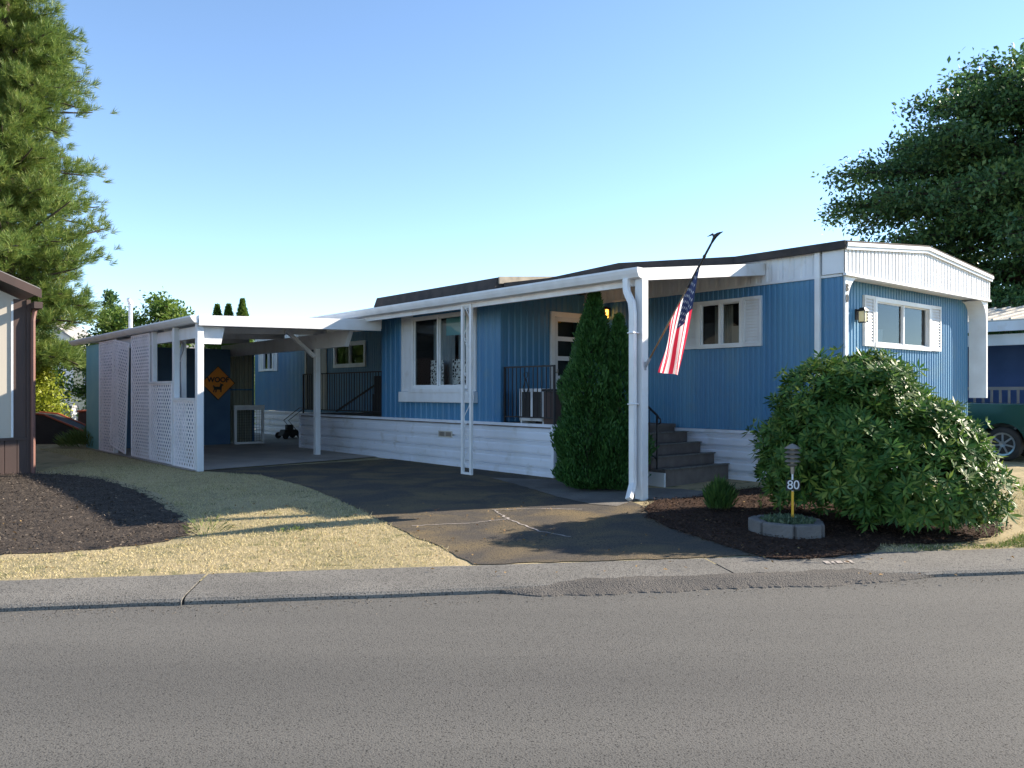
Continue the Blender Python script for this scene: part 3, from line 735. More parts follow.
# ---- steps
st = thing('porch_steps', 'grey brown carpeted steps climbing to the porch beside the white skirting', 'steps', W(-1.0, 2.1, 0), TH)
def SL(x, y): return (x + 1.0, y - 2.1)
mb = MB(); nz = MB()
for i in range(4):
    y0 = 2.10 + .30 * i; z1 = .265 + .18 * i
    (xa, ya), (xb, yb) = SL(-1.80, y0), SL(-.06, 3.30)
    mb.box(xa, xb, ya, yb, (-.05 if i == 0 else z1 - .18 + .003), z1)
    nz.box(xa - .01, xb + .005, ya - .028, ya + .07, z1 + .002, z1 + .020)
obj('treads', mb, 'brown_step', st, bevel=.006); obj('nosing', nz, 'kerb', st)
mb = MB(); (xa, ya) = SL(-1.83, 2.09); mb.box(xa, xa + .025, ya, ya + 1.2, -.05, .22); obj('stringer', mb, 'white', st)
mb = MB(); x = SL(-1.74, 0)[0]
y0, y1 = SL(0, 2.32)[1], SL(0, 3.28)[1]
mb.tube([(x, y0, .24), (x, y0, 1.16)], .018, 8); mb.tube([(x, y1, .9), (x, y1, 1.95)], .018, 8)
mb.tube([(x, y0 - .03, 1.12), (x, y0, 1.16), (x, y1, 1.86)], .02, 8); mb.tube([(x, y0, .42), (x, y1, 1.05)], .012, 6)
mb.tube([(x, y0 - .03 - .045 * math.sin(q * .6), 1.12 - .05 + .05 * math.cos(q * .6)) for q in range(9)], .013, 6)
for k in range(1, 6):
    t = k / 6; mb.tube([(x, y0 + (y1 - y0) * t, .42 + .63 * t), (x, y0 + (y1 - y0) * t, 1.16 + .70 * t)], .008, 5)
obj('handrail', mb, 'black_metal', st)

# ---- things on the porch
t = thing('storage_cabinet', 'small white cabinet with two dark panes on the porch behind the black railing', 'cabinet', W(-1.95, 5.02, DZ - .01), TH - math.pi / 2)
mb = MB()
for a in (-.34, -.02, .28): mb.box(a, a + .06, -.2, .2, .05, .62)
mb.box(-.34, .34, -.2, .2, .60, .66); mb.box(-.34, .34, -.2, .2, .05, .11); mb.box(-.3, .3, .17, .19, .1, .6)
for a in (-.33, .29): mb.box(a, a + .04, -.18, .18, 0, .05)
obj('body', mb, 'white', t)
for a in (-.28, .04):
    mb = MB(); mb.box(a + .003, a + .237, -.185, -.165, .113, .597); obj('door', mb, 'black_panel', t)
t = thing('storage_bin', 'black storage bin with a grey lid on the porch beside the white cabinet', 'bin', W(-1.5, 4.45, DZ - .01), TH)
mb = MB(); mb.hexa([(-.34, -.22, 0), (.34, -.22, 0), (.34, .22, 0), (-.34, .22, 0), (-.38, -.25, .48), (.38, -.25, .48), (.38, .25, .48), (-.38, .25, .48)]); obj('body', mb, 'black_panel', t, bevel=.02)
mb = MB(); mb.box(-.40, .40, -.27, .27, .483, .56); mb.box(-.30, .2, -.2, .2, .56, .66); obj('lid', mb, 'grey', t, bevel=.02)
t = thing('storage_box', 'tall dark brown box at the open end of the porch beside the cypress', 'box', W(-2.0, 4.42, DZ - .01), TH)
mb = MB(); mb.box(-.2, .26, -.08, .20, 0, .60); obj('body', mb, 'brown', t, bevel=.01)
mb = MB(); mb.box(-.22, .28, -.10, .22, .603, .65); obj('lid', mb, 'black_panel', t, bevel=.01)

# ================================================================ FLAG
PB = W(-3.14 + .0, 1.37, 1.93)
hd = (ROT.to_3x3() @ Vector((-.12, -1, 0))).normalized()
vd = hd.cross(Vector((0, 0, 1)))
pd = (hd * 1.33 + Vector((0, 0, 1.67))).normalized(); PL = 2.13
fl = thing('flag', 'stars and stripes flag hanging from an angled pole on the white porch post', 'flag', PB)
mb = MB(); mb.tube([pd * .05, pd * 1.35], .013, 8); obj('lower_pole', mb, 'wood_pole', fl, smooth=True)
mb = MB(); mb.tube([pd * 1.351, pd * (PL - .1)], [.017, .015], 8); mb.tube([pd * (PL - .3), pd * (PL - .27)], .022, 8); obj('upper_pole', mb, 'black_metal', fl)
mb = MB(); mb.tube([pd * -.02, pd * .14], .022, 8); mb.tube([Vector((0, 0, -.06)) - hd * .01, Vector((0, 0, .06)) - hd * .01], .02, 6); obj('bracket', mb, 'grey', fl)
# eagle finial
mb = MB(); tip = pd * PL
mb.tube([pd * (PL - .1), tip - pd * .03], [.012, .02], 8); mb.tube([tip - pd * .03, tip + pd * .03, tip + pd * .07 + hd * .02], [.02, .028, .008], 8)
for sg in (-1, 1):
    wv = (hd * .9 * sg + pd * .25).normalized()
    mb.tube([tip, tip + wv * .06 + pd * .045, tip + wv * .13 + pd * .02 * (1 + sg)], [.02, .016, .003], 6)
obj('eagle_finial', mb, 'black_metal', fl)
# cloth
NS, NT = 52, 60
HO0, HOL, FLY = 1.72, .86, 1.40
def cloth(s, t):
    A = pd * (PL - .40); B = pd * (PL - 1.34)
    C = A - hd * .36 - Vector((0, 0, 1.50)); D = B - hd * .14 - Vector((0, 0, .72))
    p = A.lerp(B, s).lerp(C.lerp(D, s), t)
    am = .05 * (1 - math.exp(-t * 4))
    p += vd * (am * (math.sin(s * 9.5 + 1.4 * t + .6) + .4 * math.sin(s * 17 - 3 * t)) + .10 * s * t)
    p += hd * .035 * math.sin(s * 8 + 4 * t) * t
    p.z -= .07 * math.sin(math.pi * t) * s
    return p
def shape(ss, tt, lift=0.):
    p = cloth(ss, tt)
    if lift:
        a = cloth(ss + .01, tt) - p; b = cloth(ss, min(tt + .01, 1)) - p
        n = a.cross(b).normalized(); p = p + n * lift
    return p
mb = MB(); idx = [[mb.vert(shape(i / NS, j / NT)) for j in range(NT + 1)] for i in range(NS + 1)]
for i in range(NS):
    for j in range(NT):
        s_ = (i + .5) / NS; t_ = (j + .5) / NT; k = int(s_ * 13)
        mb.mi = 2 if (s_ < 7 / 13 and t_ < .4) else (0 if k % 2 == 0 else 1)
        mb.f.append([idx[i][j], idx[i][j + 1], idx[i + 1][j + 1], idx[i + 1][j]]); mb.m.append(mb.mi)
cl = obj('flag_cloth', mb, ['red', 'fwhite', 'navy'], fl, smooth=True)
mb = MB()
for r_ in range(9):
    for c_ in range(6 if r_ % 2 == 0 else 5):
        sc = 7 / 13 * (r_ + 1) / 10; tc_ = .4 * ((c_ + .5) / 6 + (0 if r_ % 2 == 0 else .5 / 6))
        for lift in (.004, -.004):
            pts = []
            for k in range(10):
                rr = .027 if k % 2 == 0 else .011
                a = math.pi * k / 5
                pts.append(shape(sc + rr * math.cos(a) / 1.0, tc_ + rr * math.sin(a) / 1.55, lift))
            mb.face(pts)
obj('stars', mb, 'fwhite', cl, fixn=False)

# ================================================================ CARPORT
cp = thing('carport', 'white painted open carport with lattice side panels joined to the blue home', 'carport', W(-6.76, 9.64, 0), TH)
def CL(x, y, z=0.): return (x + 6.76, y - 9.64, z)
def cz(x): return 3.03 + (x + 6.76) * .036
CW = Matrix.Translation((6.76, -9.64, 0))
# roof sheet, ribs run front to back
mb = MB(CW); x = -6.86
while x < -2.85:
    xs = [(x, 0), (x + .15, 0), (x + .165, .03), (x + .185, .03), (min(x + .2, -2.8), 0)]
    for (a, da), (b, db) in zip(xs, xs[1:]):
        mb.face([(a, 9.52, cz(a) - .06 + da), (b, 9.52, cz(b) - .06 + db), (b, 19.8, cz(b) - .06 + db), (a, 19.8, cz(a) - .06 + da)])
    x += .2
for y in (11.9, 14.3, 16.7): mb.hexa([(-6.7, y, cz(-6.7) - .2), (-2.85, y, cz(-2.85) - .2), (-2.85, y + .05, cz(-2.85) - .2), (-6.7, y + .05, cz(-6.7) - .2), (-6.7, y, cz(-6.7) - .065), (-2.85, y, cz(-2.85) - .065), (-2.85, y + .05, cz(-2.85) - .065), (-6.7, y + .05, cz(-6.7) - .065)])
obj('roof', mb, 'white', cp)
mb = MB(CW); mb.hexa([(-6.80, 9.47, 2.84), (-2.74, 9.47, 2.93), (-2.74, 9.515, 2.93), (-6.80, 9.515, 2.84), (-6.80, 9.47, 3.04), (-2.74, 9.47, 3.18), (-2.74, 9.515, 3.18), (-6.80, 9.515, 3.04)])
obj('fascia', mb, 'white_trim', cp, bevel=.006)
mb = MB(CW); gp = [(-6.81, 3.03), (-6.95, 3.03), (-6.96, 3.0), (-6.93, 2.95), (-6.88, 2.9), (-6.81, 2.89)]
mb.prism([(x, 9.49, z) for x, z in gp], (0, 10.4, 0)); obj('gutter', mb, 'white_trim', cp)
def cpost(x, y, w, d, z1, z0=-.03):
    mb = MB(CW); mb.box(x - d / 2, x + d / 2, y - w / 2, y + w / 2, z0, z1); return obj('post', mb, 'white', cp, bevel=.008)
cpost(-6.74, 9.62, .13, .13, 2.9); cpost(-6.74, 11.02, .13, .12, 2.9); cpost(-6.74, 12.5, .12, .10, 2.9); cpost(-6.3, 11.9, .10, .10, 2.9)
cpost(-6.74, 14.1, .07, .07, 2.9); cpost(-6.74, 15.6, .07, .07, 2.9); cpost(-6.74, 17.02, .07, .07, 2.9)
cpost(-3.14, 11.82, .13, .13, 2.62)
mb = MB(CW); mb.prism([(-3.2, 10.32, 2.60), (-3.2, 10.10, 2.95), (-3.2, 18.0, 2.95), (-3.2, 18.0, 2.60)], (.11, 0, 0)); obj('beam', mb, 'white', cp, bevel=.005)
mb = MB(CW); mb.prism([(-6.66, 9.66, 2.5), (-6.30, 9.66, 2.5), (-6.22, 9.66, 2.85), (-6.66, 9.66, 2.85)], (0, .09, 0)); mb.box(-6.70, -6.66, 9.7, 17, 2.62, 2.86); obj('beam', mb, 'white', cp, bevel=.005)
mb = MB(CW); mb.bar((-3.22, 11.82, 2.42), (-3.95, 11.82, 3.02), .08, .09, up=(0, 1, 0)); obj('brace', mb, 'white', cp)
mb = MB(CW); mb.bar((-6.70, 11.0, 2.2), (-6.35, 11.75, 2.6), .07, .06); obj('brace', mb, 'white', cp)
# lattice panels
def lattice(y0, y1, z0, z1, tilt=0., label=None):
    mb = MB(CW @ (Matrix.Translation((-6.84, y1, z1)) @ Matrix.Rotation(tilt, 4, 'X') @ Matrix.Translation((6.80, -y1, -z1)) if tilt else Matrix.Identity(4)))
    w, h = y1 - y0, z1 - z0; sp = .15; sw = .045
    for lay, sg in ((0, 1), (1, -1)):
        k = -h if sg > 0 else 0.
        k = math.floor(k / sp) * sp
        while k < (w if sg > 0 else w + h):
            # line y = k + sg*z
            if sg > 0: za, zb = max(0, -k), min(h, w - k)
            else: za, zb = max(0, k - w), min(h, k)
            if zb - za > .02:
                a = (-6.80 + lay * .008, y0 + k + sg * za, z0 + za); b = (-6.80 + lay * .008, y0 + k + sg * zb, z0 + zb)
                mb.bar(a, b, sw, .007, up=(1, 0, 0))
            k += sp
    fr = .022
    for a, b, c, d_ in ((y0, y0 + fr, z0, z1), (y1 - fr, y1, z0, z1), (y0 + fr, y1 - fr, z1 - fr, z1), (y0 + fr, y1 - fr, z0, z0 + fr)):
        mb.box(-6.815, -6.783, a, b, c, d_)
    o = obj('lattice_panel', mb, 'lattice', cp)
    if label: o['label'] = label
    return o
lattice(9.71, 10.95, .03, 1.38); lattice(11.09, 12.60, .04, 1.73); lattice(12.62, 14.05, .04, 2.87)
lattice(14.12, 15.50, .20, 2.86, R(6.5), 'loose lattice panel hanging askew'); lattice(15.62, 17.05, .02, 2.86)
for y0, y1, z in ((9.69, 11.0, 1.40), (11.05, 12.62, 1.75)):
    mb = MB(CW); mb.box(-6.83, -6.70, y0, y1, z - .018, z + .03); obj('rail', mb, 'white', cp)

# ---- shed at the back of the carport
sh = thing('storage_shed', 'dark blue painted storage shed under the back of the carport', 'shed', W(-6.7, 17.1, 0), TH)
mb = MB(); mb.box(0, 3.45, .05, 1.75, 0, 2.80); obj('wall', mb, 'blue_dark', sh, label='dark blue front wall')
mb = MB(); mb.box(-.05, -.002, .02, 1.6, 0, 2.84); obj('side_wall', mb, 'turq', sh, label='turquoise side wall')
mb = MB(); n = 40
for i in range(n):
    a, b = 3.46 + .78 * i / n, 3.46 + .78 * (i + 1) / n
    mb.face([(a, .4 + .03 * math.sin(i * .9), .05), (b, .4 + .03 * math.sin((i + 1) * .9), .05), (b, .4 + .03 * math.sin((i + 1) * .9), 2.75), (a, .4 + .03 * math.sin(i * .9), 2.75)])
M['greenish'] = mat('grey_green_panel', (.20, .21, .17), (.28, .29, .24), rough=.8, stretch=(8, 8, .2))
obj('door_curtain', mb, 'greenish', sh)
mb = MB(); mb.box(3.46, 4.24, .33, .36, 1.6, 1.64); mb.box(4.24, 4.30, .35, .45, 0, 2.8); obj('door_frame', mb, 'blue_dark', sh)
mb = MB(); mb.tube([(.9, .8, 2.81), (.9, .8, 4.02)], .055, 10); mb.tube([(.9, .8, 4.02), (.9, .8, 4.05), (.82, .72, 4.16)], [.075, .075, .05], 10)
obj('vent_pipe', mb, 'white', sh)
# sign
T = MW(W(-3.62, 17.13, 1.81), ROT.to_3x3() @ Vector((1, 0, 0)), ROT.to_3x3() @ Vector((0, -1, 0)))
sg = thing('warning_sign', 'orange diamond sign reading WOOF above a black dog on the dark shed wall', 'sign', W(-3.62, 17.13, 1.81), TH)
TS = MW((0, 0, 0), (1, 0, 0), (0, -1, 0))
mb = MB(TS); d = .50; mb.prism([(-d, 0, .0), (0, -d, .0), (d, 0, .0), (0, d, .0)], (0, 0, .012)); obj('plate', mb, 'ink', sg)
mb = MB(TS); d = .475; mb.prism([(-d, 0, .0125), (0, -d, .0125), (d, 0, .0125), (0, d, .0125)], (0, 0, .003)); obj('face', mb, 'orange', sg)
textobj('lettering', 'WOOF', .20, 'ink', TS @ Matrix.Translation((0, .09, .019)), sg, .002, .008)
dog = [(-.13, -.02), (-.11, .0), (-.08, -.035), (.03, -.035), (.05, .01), (.055, .055), (.075, .03), (.12, .02), (.13, -.005), (.095, -.02), (.085, -.07), (.08, -.16), (.05, -.16), (.05, -.105), (-.03, -.10), (-.045, -.16), (-.075, -.16), (-.065, -.11), (-.085, -.10), (-.10, -.16), (-.125, -.16), (-.105, -.07)]
mb = MB(TS); mb.prism([(x * 1.2, y * 1.3 - .06, .016) for x, y in dog], (0, 0, .003)); obj('dog_silhouette', mb, 'ink', sg)
# white framed screen leaning by the shed
t = thing('pet_gate', 'white framed dark mesh gate standing in the shade at the carport back', 'gate', W(-2.78, 16.9, .02), TH)
mb = MB()
for a in (-.45, .38): mb.box(a, a + .07, -.03, .03, 0, 1.02)
mb.box(-.45, .45, -.05, .05, 1.0, 1.14); mb.box(-.38, .38, -.03, .03, .0, .06); obj('frame', mb, 'white', t)
mb = MB()
for k in range(10): mb.box(-.38 + .076 * k, -.374 + .076 * k, -.005, .005, .06, 1.0)
for k in range(12): mb.box(-.38, .38, -.004, .004, .08 + .078 * k, .085 + .078 * k)
obj('wire_mesh', mb, 'black_metal', t)
# dark push mower against the skirting
t = thing('push_mower', 'dark wheeled push mower parked against the shaded white skirting', 'mower', W(-.75, 18.6, .02), TH)
mb = MB(); mb.hexa([(-.3, -.25, .1), (.3, -.25, .1), (.3, .25, .1), (-.3, .25, .1), (-.22, -.18, .3), (.22, -.18, .3), (.22, .18, .3), (-.22, .18, .3)]); mb.box(-.1, .12, -.1, .1, .3, .46); obj('deck', mb, 'black_panel', t, bevel=.02)
mb = MB()
for y in (-.18, .18): mb.tube([(.2, y, .25), (-.1, y, .6), (.45, y, 1.0)], .014, 6)
mb.tube([(.45, -.18, 1.0), (.45, .18, 1.0)], .016, 6); obj('handle', mb, 'black_metal', t)
for x in (-.25, .25):
    for y in (-.3, .27):
        mb = MB(Matrix.Translation((x, y, .11)) @ Matrix.Rotation(R(90), 4, 'X')); mb.lathe([(.04, -.025), (.10, -.025), (.11, 0), (.10, .025), (.04, .025)], 14); obj('wheel', mb, 'rubber', t)

# ================================================================ NEIGHBOURS
nb = thing('neighbour_house', 'beige neighbouring house end with dark brown corner boards and gable roof', 'house', (-9.17, 15.39, 0), TH)
mb = MB(); mb.box(-6.0, -.26, .02, 14, .66, 3.28); mb.prism([(-6, .02, 3.28), (-.1, .02, 3.28), (-3.0, .02, 4.55)], (0, 14, 0)); obj('wall', mb, 'beige', nb)
mb = MB()
x = -6.0
while x < -.05:
    mb.box(x, x + .19, -.02, .02, -.05, .64); x += .2
mb.box(-6, 0, .021, 14, -.05, .64); mb.box(-6, .03, -.04, .0, .64, .69); mb.box(-.26, 0.0, .0, 14, .66, 3.3); mb.box(-.05, .02, -.03, .01, -.05, 3.3); obj('corner_board', mb, 'brown', nb)
mb = MB(); mb.box(-.30, -.263, -.006, .02, .7, 3.25); obj('trim_strip', mb, 'white', nb)
mb = MB()
for sgn in (1, -1):
    def q(x): return 4.72 - abs(x + 3.0) * .42
    xa, xb = (-3.0, .12) if sgn > 0 else (-6.15, -3.0)
    mb.hexa([(xa, -.35, q(xa)), (xb, -.35, q(xb)), (xb, 14.2, q(xb)), (xa, 14.2, q(xa)), (xa, -.35, q(xa) + .09), (xb, -.35, q(xb) + .09), (xb, 14.2, q(xb) + .09), (xa, 14.2, q(xa) + .09)])
obj('roof', mb, 'grey_roof', nb)
mb = MB()
for xa, xb in ((-3.0, .14), (-6.17, -3.0)):
    mb.hexa([(xa, -.38, q(xa) - .09), (xb, -.38, q(xb) - .09), (xb, -.352, q(xb) - .09), (xa, -.352, q(xa) - .09), (xa, -.38, q(xa) + .07), (xb, -.38, q(xb) + .07), (xb, -.352, q(xb) + .07), (xa, -.352, q(xa) + .07)])
obj('rake_board', mb, 'brown', nb)
mb = MB(); mb.box(.02, .16, -.36, 14, 3.12, 3.24); obj('gutter', mb, 'brown', nb)
mb = MB(); mb.tube([(.09, -.05, 3.14), (.06, -.06, 2.98), (.05, -.07, 2.9), (.05, -.07, .0)], .04, 8); obj('downspout', mb, 'redbrown', nb)

# right-hand neighbour: porch with paired posts
rn = thing('neighbour_porch_house', 'deep blue house with pale porch posts and light metal roof beyond the truck', 'house', W(10.3, -1.6, 0), TH)
mb = MB(); mb.box(1.6, 7.5, 0, 20, 0, 3.0); obj('wall', mb, 'deep_blue', rn)
mb = MB(); mb.hexa([(-.35, -.5, 3.28), (4.5, -.5, 4.0), (4.5, 20.5, 4.0), (-.35, 20.5, 3.28), (-.35, -.5, 3.34), (4.5, -.5, 4.08), (4.5, 20.5, 4.08), (-.35, 20.5, 3.34)])
y = -.3
while y < 20: mb.hexa([(-.35, y, 3.345), (4.5, y, 4.085), (4.5, y + .05, 4.085), (-.35, y + .05, 3.345), (-.35, y, 3.38), (4.5, y, 4.12), (4.5, y + .05, 4.12), (-.35, y + .05, 3.38)]); y += .4
obj('roof', mb, 'cream', rn)
mb = MB(); mb.box(-.38, -.30, -.5, 20.5, 3.06, 3.30); mb.box(-.1, 0, -.3, 20, 2.72, 3.0); obj('fascia', mb, 'white', rn)
for y in (1.0, 4.6, 8.4):
    mb = MB()
    for e in (-.14, .14): mb.box(-.06, .0, y + e - .03, y + e + .03, 0, 2.72)
    mb.tube([(-.03, y + .1 * math.sin(k * .55), .9 + k * .06) for k in range(28)], .01, 5)
    obj('porch_post', mb, 'white_trim', rn)
mb = MB(); mb.box(-.05, 1.6, -.2, 20, .0, .75); obj('porch_deck', mb, 'cream', rn)
mb = MB(); mb.box(.02, .08, -.2, 20, 1.60, 1.68)
y = -.15
while y < 20: mb.box(.03, .07, y, y + .05, .75, 1.6); y += .2
M['weathered'] = mat('weathered_rail', (.25, .22, .2), (.3, .27, .24), rough=.8)
obj('porch_railing', mb, 'weathered', rn)

# pickup truck in the gap, tail to the street
tk = thing('pickup_truck', 'dark green pickup truck parked between the two homes behind the rhododendron', 'truck', W(7.75, .35, 0), TH)
# local: x to the right of the truck (its left side is x=0), y forward
SX = 1.85
side = [(-1.15, .55), (-1.15, 1.28), (1.45, 1.30), (1.50, 1.34), (1.75, 1.84), (2.0, 1.90), (3.3, 1.90), (3.75, 1.75), (4.35, 1.28), (5.35, 1.18), (5.5, 1.05), (5.52, .5)]
def arch(c):
    return [(c + .46 * math.cos(a), .40 + .46 * math.sin(a)) for a in [math.pi * k / 8 for k in range(9)]]
low = [(5.5, .42)] + [(x, max(z, .42)) for x, z in arch(3.95)] + [(x, max(z, .42)) for x, z in arch(.0)] + [(-1.15, .42)]
mb = MB(); poly = [(0, y, z) for y, z in side[:-1] + low]
mb.prism(poly, (SX, 0, 0)); obj('body', mb, 'truck', tk, bevel=.03)
mb = MB(); mb.prism([(-.006, 2.0, 1.36), (-.006, 2.12, 1.80), (-.006, 2.95, 1.82), (-.006, 2.95, 1.36)], (.004, 0, 0)); mb.prism([(-.006, 3.03, 1.36), (-.006, 3.03, 1.81), (-.006, 3.5, 1.74), (-.006, 4.05, 1.36)], (.004, 0, 0)); obj('side_window', mb, 'glass', tk)
mb = MB(); mb.prism([(-.02, y, z) for y, z in [(c_ + r * math.cos(a), .40 + r * math.sin(a)) for c_, r, a in [(0, .46, math.pi * k / 12) for k in range(13)] + [(0, .52, math.pi * (12 - k) / 12) for k in range(13)]]], (.03, 0, 0)); obj('arch_trim', mb, 'truck', tk)
mb = MB(); mb.box(-.02, SX + .02, -1.27, -1.16, .45, .62); obj('bumper', mb, 'alloy', tk, bevel=.02)
for x in (0.02, SX - .16):
    mb = MB(); mb.box(x, x + .14, -1.18, -1.15, .85, 1.18); obj('tail_light', mb, 'redlens', tk)
for y in (0., 3.95):
    for x, sgn in ((.12, -1), (SX - .12, 1)):
        Tw = Matrix.Translation((x, y, .385)) @ Matrix.Rotation(R(90) * sgn, 4, 'Y')
        mb = MB(Tw); mb.lathe([(.25, -.10), (.34, -.11), (.38, -.07), (.385, 0), (.38, .07), (.34, .11), (.25, .10)], 28); w_ = obj('wheel', mb, 'rubber', tk, smooth=True)
        mb = MB(Tw)
        for k in range(24):
            a, b = 2 * math.pi * k / 24, 2 * math.pi * (k + 1) / 24
            for r0, r1, z0, z1 in ((.22, .26, .10, .112), (.0, .07, .10, .11)):
                mb.face([(r0 * math.cos(a), r0 * math.sin(a), z0), (r1 * math.cos(a), r1 * math.sin(a), z1), (r1 * math.cos(b), r1 * math.sin(b), z1), (r0 * math.cos(b), r0 * math.sin(b), z0)])
        for k in range(7):
            a = 2 * math.pi * k / 7; mb.bar((.05 * math.cos(a), .05 * math.sin(a), .095), (.235 * math.cos(a), .235 * math.sin(a), .095), .04, .02, up=(0, 0, 1))
        obj('rim', mb, 'alloy', w_)

# far yellow house seen through the gap, and a white gabled one
fh = thing('far_house', 'pale yellow house with a grey hip roof and dark window beyond the gap', 'house', (-23.3, 46, 0), R(10))
mb = MB(); mb.box(-1.5, 9, 0, 9, 0, 3.6); obj('wall', mb, 'yellow_wall', fh)
mb = MB(); a = [(-2.1, -.6, 3.6), (9.6, -.6, 3.6), (9.6, 9.6, 3.6), (-2.1, 9.6, 3.6)]; b = [(2.5, 4.5, 6.2), (5, 4.5, 6.2)]
mb.face([a[0], a[1], b[1], b[0]]); mb.face([a[1], a[2], b[1]]); mb.face([a[2], a[3], b[0], b[1]]); mb.face([a[3], a[0], b[0]]); mb.face(a[::-1]); obj('roof', mb, 'grey_roof', fh)
mb = MB(); mb.box(-.95, -.1, -.04, .02, 1.2, 2.7); w_ = obj('window', mb, 'white', fh)
mb = MB(); mb.box(-.86, -.19, -.06, -.041, 1.3, 2.6); obj('pane', mb, 'dark_in', w_)
fw_ = thing('gabled_house', 'far white house with a steep gable end showing above the dark tree', 'house', (-32.6, 58, 0), R(14))
mb = MB(); mb.box(-4, 2.5, 0, 9, 0, 4.2); mb.prism([(-4, 0, 4.2), (2.5, 0, 4.2), (-.7, 0, 6.6)], (0, 9, 0)); obj('wall', mb, 'white', fw_)
mb = MB()
for xa, za, xb, zb in ((-4.4, 3.9, -.7, 6.7), (-.7, 6.7, 2.9, 3.9)):
    mb.hexa([(xa, -.3, za), (xb, -.3, zb), (xb, 9.3, zb), (xa, 9.3, za), (xa, -.3, za + .15), (xb, -.3, zb + .15), (xb, 9.3, zb + .15), (xa, 9.3, za + .15)])
obj('roof', mb, 'grey_roof', fw_)

# black wedge bin with orange rim
t = thing('loading_ramp', 'black wedge shaped ramp with an orange red rim by the lime shrub', 'ramp', (-13.4, 24.2, 0), R(6))
mb = MB(); mb.prism([(-1.1, 0, .0), (.75, 0, .0), (.85, 0, .25), (-.55, 0, .86), (-1.1, 0, .92)], (0, .9, 0)); obj('body', mb, 'black_panel', t)
mb = MB(); mb.tube([(-1.1, -.02, .93), (-.55, -.02, .88), (.86, -.02, .26)], .03, 6); mb.tube([(-1.1, .92, .93), (-.55, .92, .88), (.86, .92, .26)], .03, 6); obj('rim', mb, 'rust', t)
t = thing('trailer_box', 'small dark box with an orange top edge behind the black ramp', 'box', (-13.1, 26.2, 0), R(6))
mb = MB(); mb.box(-.9, .55, 0, .8, .05, .9); obj('body', mb, 'brown', t, bevel=.02)
mb = MB(); mb.box(-.92, .57, -.02, .82, .902, .96); obj('lid', mb, 'rust', t)
t = thing('utility_pedestal', 'short pale grey utility pedestal standing on the lawn past the ramp', 'pedestal', (-16.6, 30.3, 0))
mb = MB(); mb.box(-.24, .24, -.2, .2, 0, .95); obj('body', mb, 'white', t, bevel=.03)
mb = MB(); mb.box(-.28, .28, -.24, .24, .951, 1.05); obj('cap', mb, 'grey', t, bevel=.02)

# ================================================================ GARDEN THINGS
gl = thing('garden_lamp', 'tiered bronze garden lamp with house number 80 on a yellow stake', 'lamp', (3.21, 9.27, -.085))
mb = MB(); mb.box(-.012, .012, -.008, .008, .0, .50); obj('stake', mb, 'gold', gl)
mb = MB(); mb.tube([(0, 0, .50), (0, 0, .72)], .011, 8); obj('pole', mb, 'white', gl)
mb = MB(); mb.lathe([(.02, .70), (.025, .78), (.06, .80), (.045, .815)], 20); mb.lathe([(.025, .815), (.028, 1.0)], 16)
for z in (.835, .885, .935): mb.lathe([(.085, z), (.088, z + .006), (.05, z + .035), (.048, z + .03)], 24)
mb.lathe([(.09, .985), (.092, .992), (.03, 1.035), (.004, 1.045)], 24); obj('lamp_head', mb, 'bronze', gl)
Tn = MW((0, -.016, .57), (1, 0, 0), (0, -1, 0))
mb = MB(Tn); mb.box(-.08, .08, -.06, .06, .0, .008); pl = obj('number_plate', mb, 'ink', gl)
textobj('lettering', '80', .145, 'white', Tn @ Matrix.Translation((0, .0, .0105)), pl, .002)
# ring of edging blocks
ring = [(2.67, 8.98), (2.72, 8.66), (3.02, 8.40), (3.36, 8.48), (3.46, 8.80), (3.34, 9.08), (3.06, 9.20), (2.8, 9.16)]
ring = [(3.17 + (x - 3.07) * .90, 9.32 + (y - 8.80) * .90) for x, y in ring]
for i in range(8):
    a = Vector((*ring[i], 0)); b = Vector((*ring[(i + 1) % 8], 0)); mid = (a + b) / 2; d = (b - a); L = d.length
    which = ['rear', 'street side', 'street side', 'truck side', 'truck side', 'bush side', 'bush side', 'steps side'][i]
    mb = MB(); mb.box(-L / 2 + .006, L / 2 - .006, -.055, .055, -.04, .15 + rnd.uniform(-.008, .008))
    o = obj('edging_block', mb, 'block', None, bevel=.018)
    o.location = (mid.x, mid.y, zg(mid.x, mid.y) + .01); o.rotation_euler = (0, 0, math.atan2(d.y, d.x))
    tag(o, 'grey concrete edging block in the low ring around the garden lamp', 'block', 'edging blocks around the garden lamp')
n = 1500; c = np.array([3.17, 9.32]); a = rng.uniform(0, 6.28, n); r = np.sqrt(rng.uniform(0, 1, n)) * .30
B = np.c_[c[0] + r * np.cos(a), c[1] + r * np.sin(a), .0 + .07 * (1 - (r / .36) ** 2) + rng.uniform(.0, .05, n)]
V, F = leaf_quads(B, unit(n) * .7 + [0, 0, .8], unit(n), rng.uniform(.03, .06, n), rng.uniform(.012, .024, n))
stuff(fast('ground_cover', V, F, 'succ'), 'low grey green succulent ground cover inside the block ring', 'plant')
mb = MB(); mb.lathe([(.33, .0), (.32, .04), (.18, .09), (.02, .1)], 20, (3.17, 9.32, -.08)); o = obj('planter_soil', mb, 'barkR'); struct(o)

